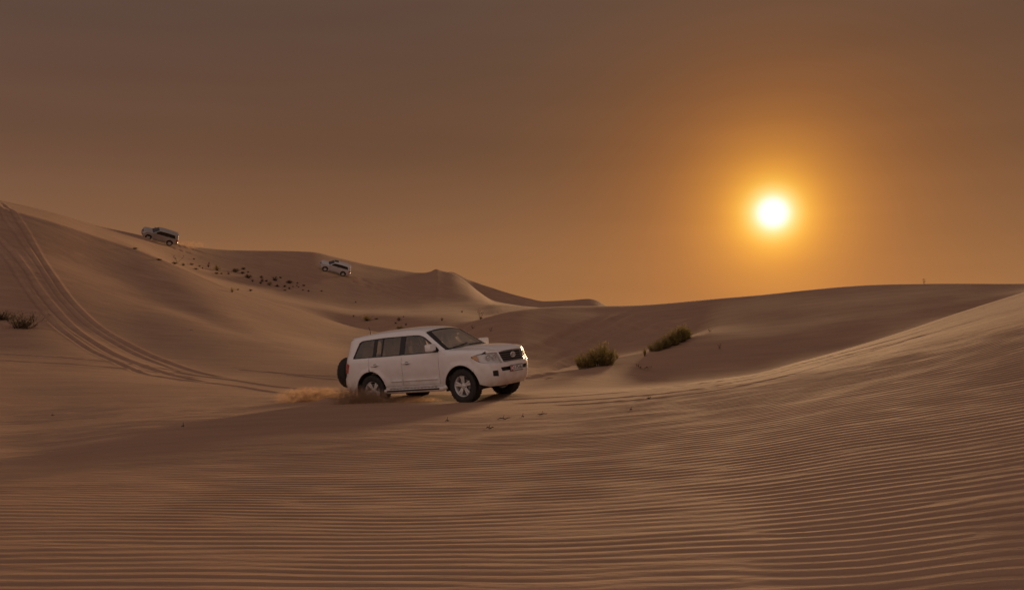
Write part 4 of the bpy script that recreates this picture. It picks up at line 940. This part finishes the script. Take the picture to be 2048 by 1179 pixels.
named = [(356,524,19,11,'twig','dark tangled scrub nearest below the skyline car','leaf_dark'),(434,541,14,12,'clump','round dense shrub at the middle of the far scrub, the greenest one','leaf'),
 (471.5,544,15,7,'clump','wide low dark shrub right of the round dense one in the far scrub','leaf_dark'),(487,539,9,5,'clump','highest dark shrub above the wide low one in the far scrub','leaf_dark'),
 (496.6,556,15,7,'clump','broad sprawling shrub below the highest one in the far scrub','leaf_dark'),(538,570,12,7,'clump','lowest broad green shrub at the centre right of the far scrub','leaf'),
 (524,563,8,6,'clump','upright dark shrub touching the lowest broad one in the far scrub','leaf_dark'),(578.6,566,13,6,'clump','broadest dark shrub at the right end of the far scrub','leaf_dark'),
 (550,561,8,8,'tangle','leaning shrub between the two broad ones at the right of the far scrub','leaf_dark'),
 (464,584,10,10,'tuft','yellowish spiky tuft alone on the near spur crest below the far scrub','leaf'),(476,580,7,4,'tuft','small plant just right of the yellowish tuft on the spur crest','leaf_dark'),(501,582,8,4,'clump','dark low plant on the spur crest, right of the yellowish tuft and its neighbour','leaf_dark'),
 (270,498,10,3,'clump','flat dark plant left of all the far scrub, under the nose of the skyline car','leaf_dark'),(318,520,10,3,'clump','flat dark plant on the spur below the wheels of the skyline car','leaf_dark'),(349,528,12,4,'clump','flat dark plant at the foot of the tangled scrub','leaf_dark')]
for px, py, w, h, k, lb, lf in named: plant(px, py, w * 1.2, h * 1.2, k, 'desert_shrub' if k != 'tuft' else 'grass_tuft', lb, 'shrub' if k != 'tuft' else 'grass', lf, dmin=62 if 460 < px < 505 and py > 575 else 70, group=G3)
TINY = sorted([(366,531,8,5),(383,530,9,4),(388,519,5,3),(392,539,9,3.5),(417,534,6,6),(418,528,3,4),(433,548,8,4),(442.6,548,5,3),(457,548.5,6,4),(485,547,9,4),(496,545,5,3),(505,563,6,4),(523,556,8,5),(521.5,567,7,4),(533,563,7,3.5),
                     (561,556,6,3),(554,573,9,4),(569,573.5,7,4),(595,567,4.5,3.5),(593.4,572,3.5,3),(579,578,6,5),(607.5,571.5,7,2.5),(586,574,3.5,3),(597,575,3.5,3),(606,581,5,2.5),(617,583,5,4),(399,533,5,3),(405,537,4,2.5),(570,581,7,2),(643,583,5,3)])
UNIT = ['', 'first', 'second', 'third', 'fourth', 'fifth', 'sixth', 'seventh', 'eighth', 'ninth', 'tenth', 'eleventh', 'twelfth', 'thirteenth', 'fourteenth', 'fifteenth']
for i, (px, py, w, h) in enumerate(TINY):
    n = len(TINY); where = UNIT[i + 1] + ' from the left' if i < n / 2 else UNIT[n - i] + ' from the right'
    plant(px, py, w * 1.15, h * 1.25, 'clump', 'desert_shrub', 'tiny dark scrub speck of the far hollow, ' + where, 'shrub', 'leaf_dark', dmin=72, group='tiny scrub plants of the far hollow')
plant(47, 656, 54, 29, 'tangle', 'desert_bush', 'dark tangled bush on the left slope below the wheel tracks', 'bush', 'leaf_dark', dmin=38)
plant(6, 639, 30, 18, 'tangle', 'desert_bush', 'dark bush cut by the left edge of the picture, beside the tangled one', 'bush', 'leaf_dark', dmin=38)

# dry sticks and crumbs lying on the sand
def stick(px, py, wpx, label, dmin=8, rise=.02):
    p = ground_at(px, py, dmin=dmin); s = p.y / F; ln = wpx * s; r = np.random.default_rng(int(px)); b = MB()
    a = r.uniform(-.25, .25); P = []
    for t in np.linspace(-.5, .5, 6):
        x, y = p.x + ln*t*math.cos(a), p.y + ln*t*math.sin(a) + .03*math.sin(t*9 + px); P.append((x - p.x, y - p.y, surface_z(x, y) - p.z + .006 + rise*abs(math.sin(t*5 + px))))
    b.tube(P, [.004,.007,.009,.008,.006,.003], 5); k = 2; b.tube([P[k], (P[k][0] + .12*ln, P[k][1] + .08*ln, P[k][2] + .05)], .004, 4)
    o = b.done('dry_stick', M['wood']); o.location = p; tag(o, label, 'stick', 'dry sticks lying on the sand')
for px, py, w, lb in [(1008,838,26,'longest dry stick on the sand below the front bumper of the nearest car'),(1085,829,20,'thin dry stick right of the longest one'),(895,842,7,'short dark stick under the front wheel of the nearest car'),
                      (980,857,16,'pale dry stick lying below the longest one'),(1298,797,10,'dry stick beside the wheel tracks on the right'),(1046,834,6,'crumb of dry wood between the two longer sticks'),
                      (382,660,9,'small dark stick alone on the smooth left slope'),(105,831,5,'dark crumb at the left on the rippled sand'),(366,853,6,'dark crumb on the edge of the shaded hollow at the left'),(1262,821,5,'tiny stick low on the right-hand slope'),
                      (75,547,12,'dark twig lying between the wheel tracks on the left dune'),(1098,757,18,'flat dry twig on the sand right of the nearest car')]:
    stick(px, py, w, lb, dmin=9 if py > 700 else 38)

# ------------------------------------------------------------------ sand thrown up by the wheels
def dust_mat(name, dens, col, scale):
    m = bpy.data.materials.new(name); m.use_nodes = True; t = m.node_tree; t.nodes.clear()
    o = t.nodes.new('ShaderNodeOutputMaterial'); v = t.nodes.new('ShaderNodeVolumePrincipled'); v.inputs['Color'].default_value = (*col, 1); v.inputs['Anisotropy'].default_value = .35
    co = t.nodes.new('ShaderNodeTexCoord'); n = t.nodes.new('ShaderNodeTexNoise'); n.inputs['Scale'].default_value = scale; n.inputs['Detail'].default_value = 5; n.inputs['Roughness'].default_value = .6
    mp = t.nodes.new('ShaderNodeMapping'); mp.inputs['Scale'].default_value = (3.2, 1.0, .75); mp.inputs['Rotation'].default_value = (0, .5, 0); t.links.new(co.outputs['Object'], mp.inputs[0]); t.links.new(mp.outputs[0], n.inputs['Vector'])
    ln = t.nodes.new('ShaderNodeVectorMath'); ln.operation = 'LENGTH'; t.links.new(co.outputs['Object'], ln.inputs[0])
    r = t.nodes.new('ShaderNodeMapRange'); r.interpolation_type = 'SMOOTHSTEP'; r.inputs[1].default_value = .98; r.inputs[2].default_value = .35; r.inputs[3].default_value = 0; r.inputs[4].default_value = 1; t.links.new(ln.outputs['Value'], r.inputs[0])
    r2 = t.nodes.new('ShaderNodeMapRange'); r2.inputs[1].default_value = .42; r2.inputs[2].default_value = .60; t.links.new(n.outputs[0], r2.inputs[0])
    mu = t.nodes.new('ShaderNodeMath'); mu.operation = 'MULTIPLY'; t.links.new(r.outputs[0], mu.inputs[0]); t.links.new(r2.outputs[0], mu.inputs[1])
    m2 = t.nodes.new('ShaderNodeMath'); m2.operation = 'MULTIPLY'; t.links.new(mu.outputs[0], m2.inputs[0]); m2.inputs[1].default_value = dens
    t.links.new(m2.outputs[0], v.inputs['Density']); t.links.new(v.outputs[0], o.inputs['Volume']); return m
def dust(name, label, puffs, dens, col, scale):
    """each puff is an ellipsoid of thin dust: centre, half axes, heading"""
    for k, (c, ax, yaw) in enumerate(puffs):
        b = MB(); b.blob((0, 0, 0), (2, 2, 2), 20); o = b.done(name, dust_mat(name, dens, col, scale)); o.location = c; o.scale = ax; o.rotation_euler = (0, 0, yaw); tag(o, label[k], 'dust', 'sand thrown up by wheels')
def gp(px, py, dmin, dz): p = ground_at(px, py, dmin=dmin); return (p.x, p.y, p.z + dz)
DC = (.60, .41, .275)
dust('dust_cloud', ['brown sand spray at the rear wheel of the nearest car', 'low trail of thrown sand left of the nearest car, thinning away', 'thin sand haze under the sill of the nearest car'],
     [(gp(722, 806, 18, .10), (.95, .45, .36), 0), (gp(632, 802, 18, .10), (1.3, .45, .33), 0), (gp(820, 803, 18, .02), (.9, .4, .16), 0)], 10.0, DC, 3.6)
p = ground_at(376, 495, dmin=100)
dust('dust_cloud', ['sunlit dust trailing behind the skyline car'], [((p.x, p.y, p.z + .4), (3.6, 1.0, .75), R(-12))], 1.0, DC, 2.0)

# flying grains thrown off the rear tyre
rg_ = np.random.default_rng(5); GV, GT = [], []
rw = CARM @ Vector((-1.425, -.82, .02)); back = (CARM.to_3x3() @ Vector((-1, 0, 0))); back.z = 0; back.normalize()
for i in range(7000):
    v = rg_.uniform(.4, 4.4); e = rg_.uniform(.1, 1.0) ** 1.5 * .85; t = rg_.uniform(.03, .42); sx = rg_.normal(0, .16)
    d = v * math.cos(e) * t; z = v * math.sin(e) * t - 4.9 * t * t * .55
    if z < 0: continue
    d0 = rg_.uniform(-.3, .35); x = rw.x + back.x * (d + d0) - .25 * d + sx; y = rw.y + back.y * (d + d0) * .35 + rg_.normal(0, .2); zz = surface_z(x, y) + z * rg_.uniform(.5, 1); s = rg_.uniform(.004, .011)
    b = len(GV); GV += [(x, y, zz), (x + s, y, zz), (x, y + s, zz), (x, y, zz + s)]; GT += [(b, b+2, b+1), (b, b+1, b+3), (b+1, b+2, b+3), (b, b+3, b+2)]
gm = link('sand_spray', mesh_np('sand_spray', GV, GT, M['sand'], smooth=False)); gm['kind'] = 'stuff'; gm['label'] = 'flying sand grains behind the rear wheel of the nearest car'
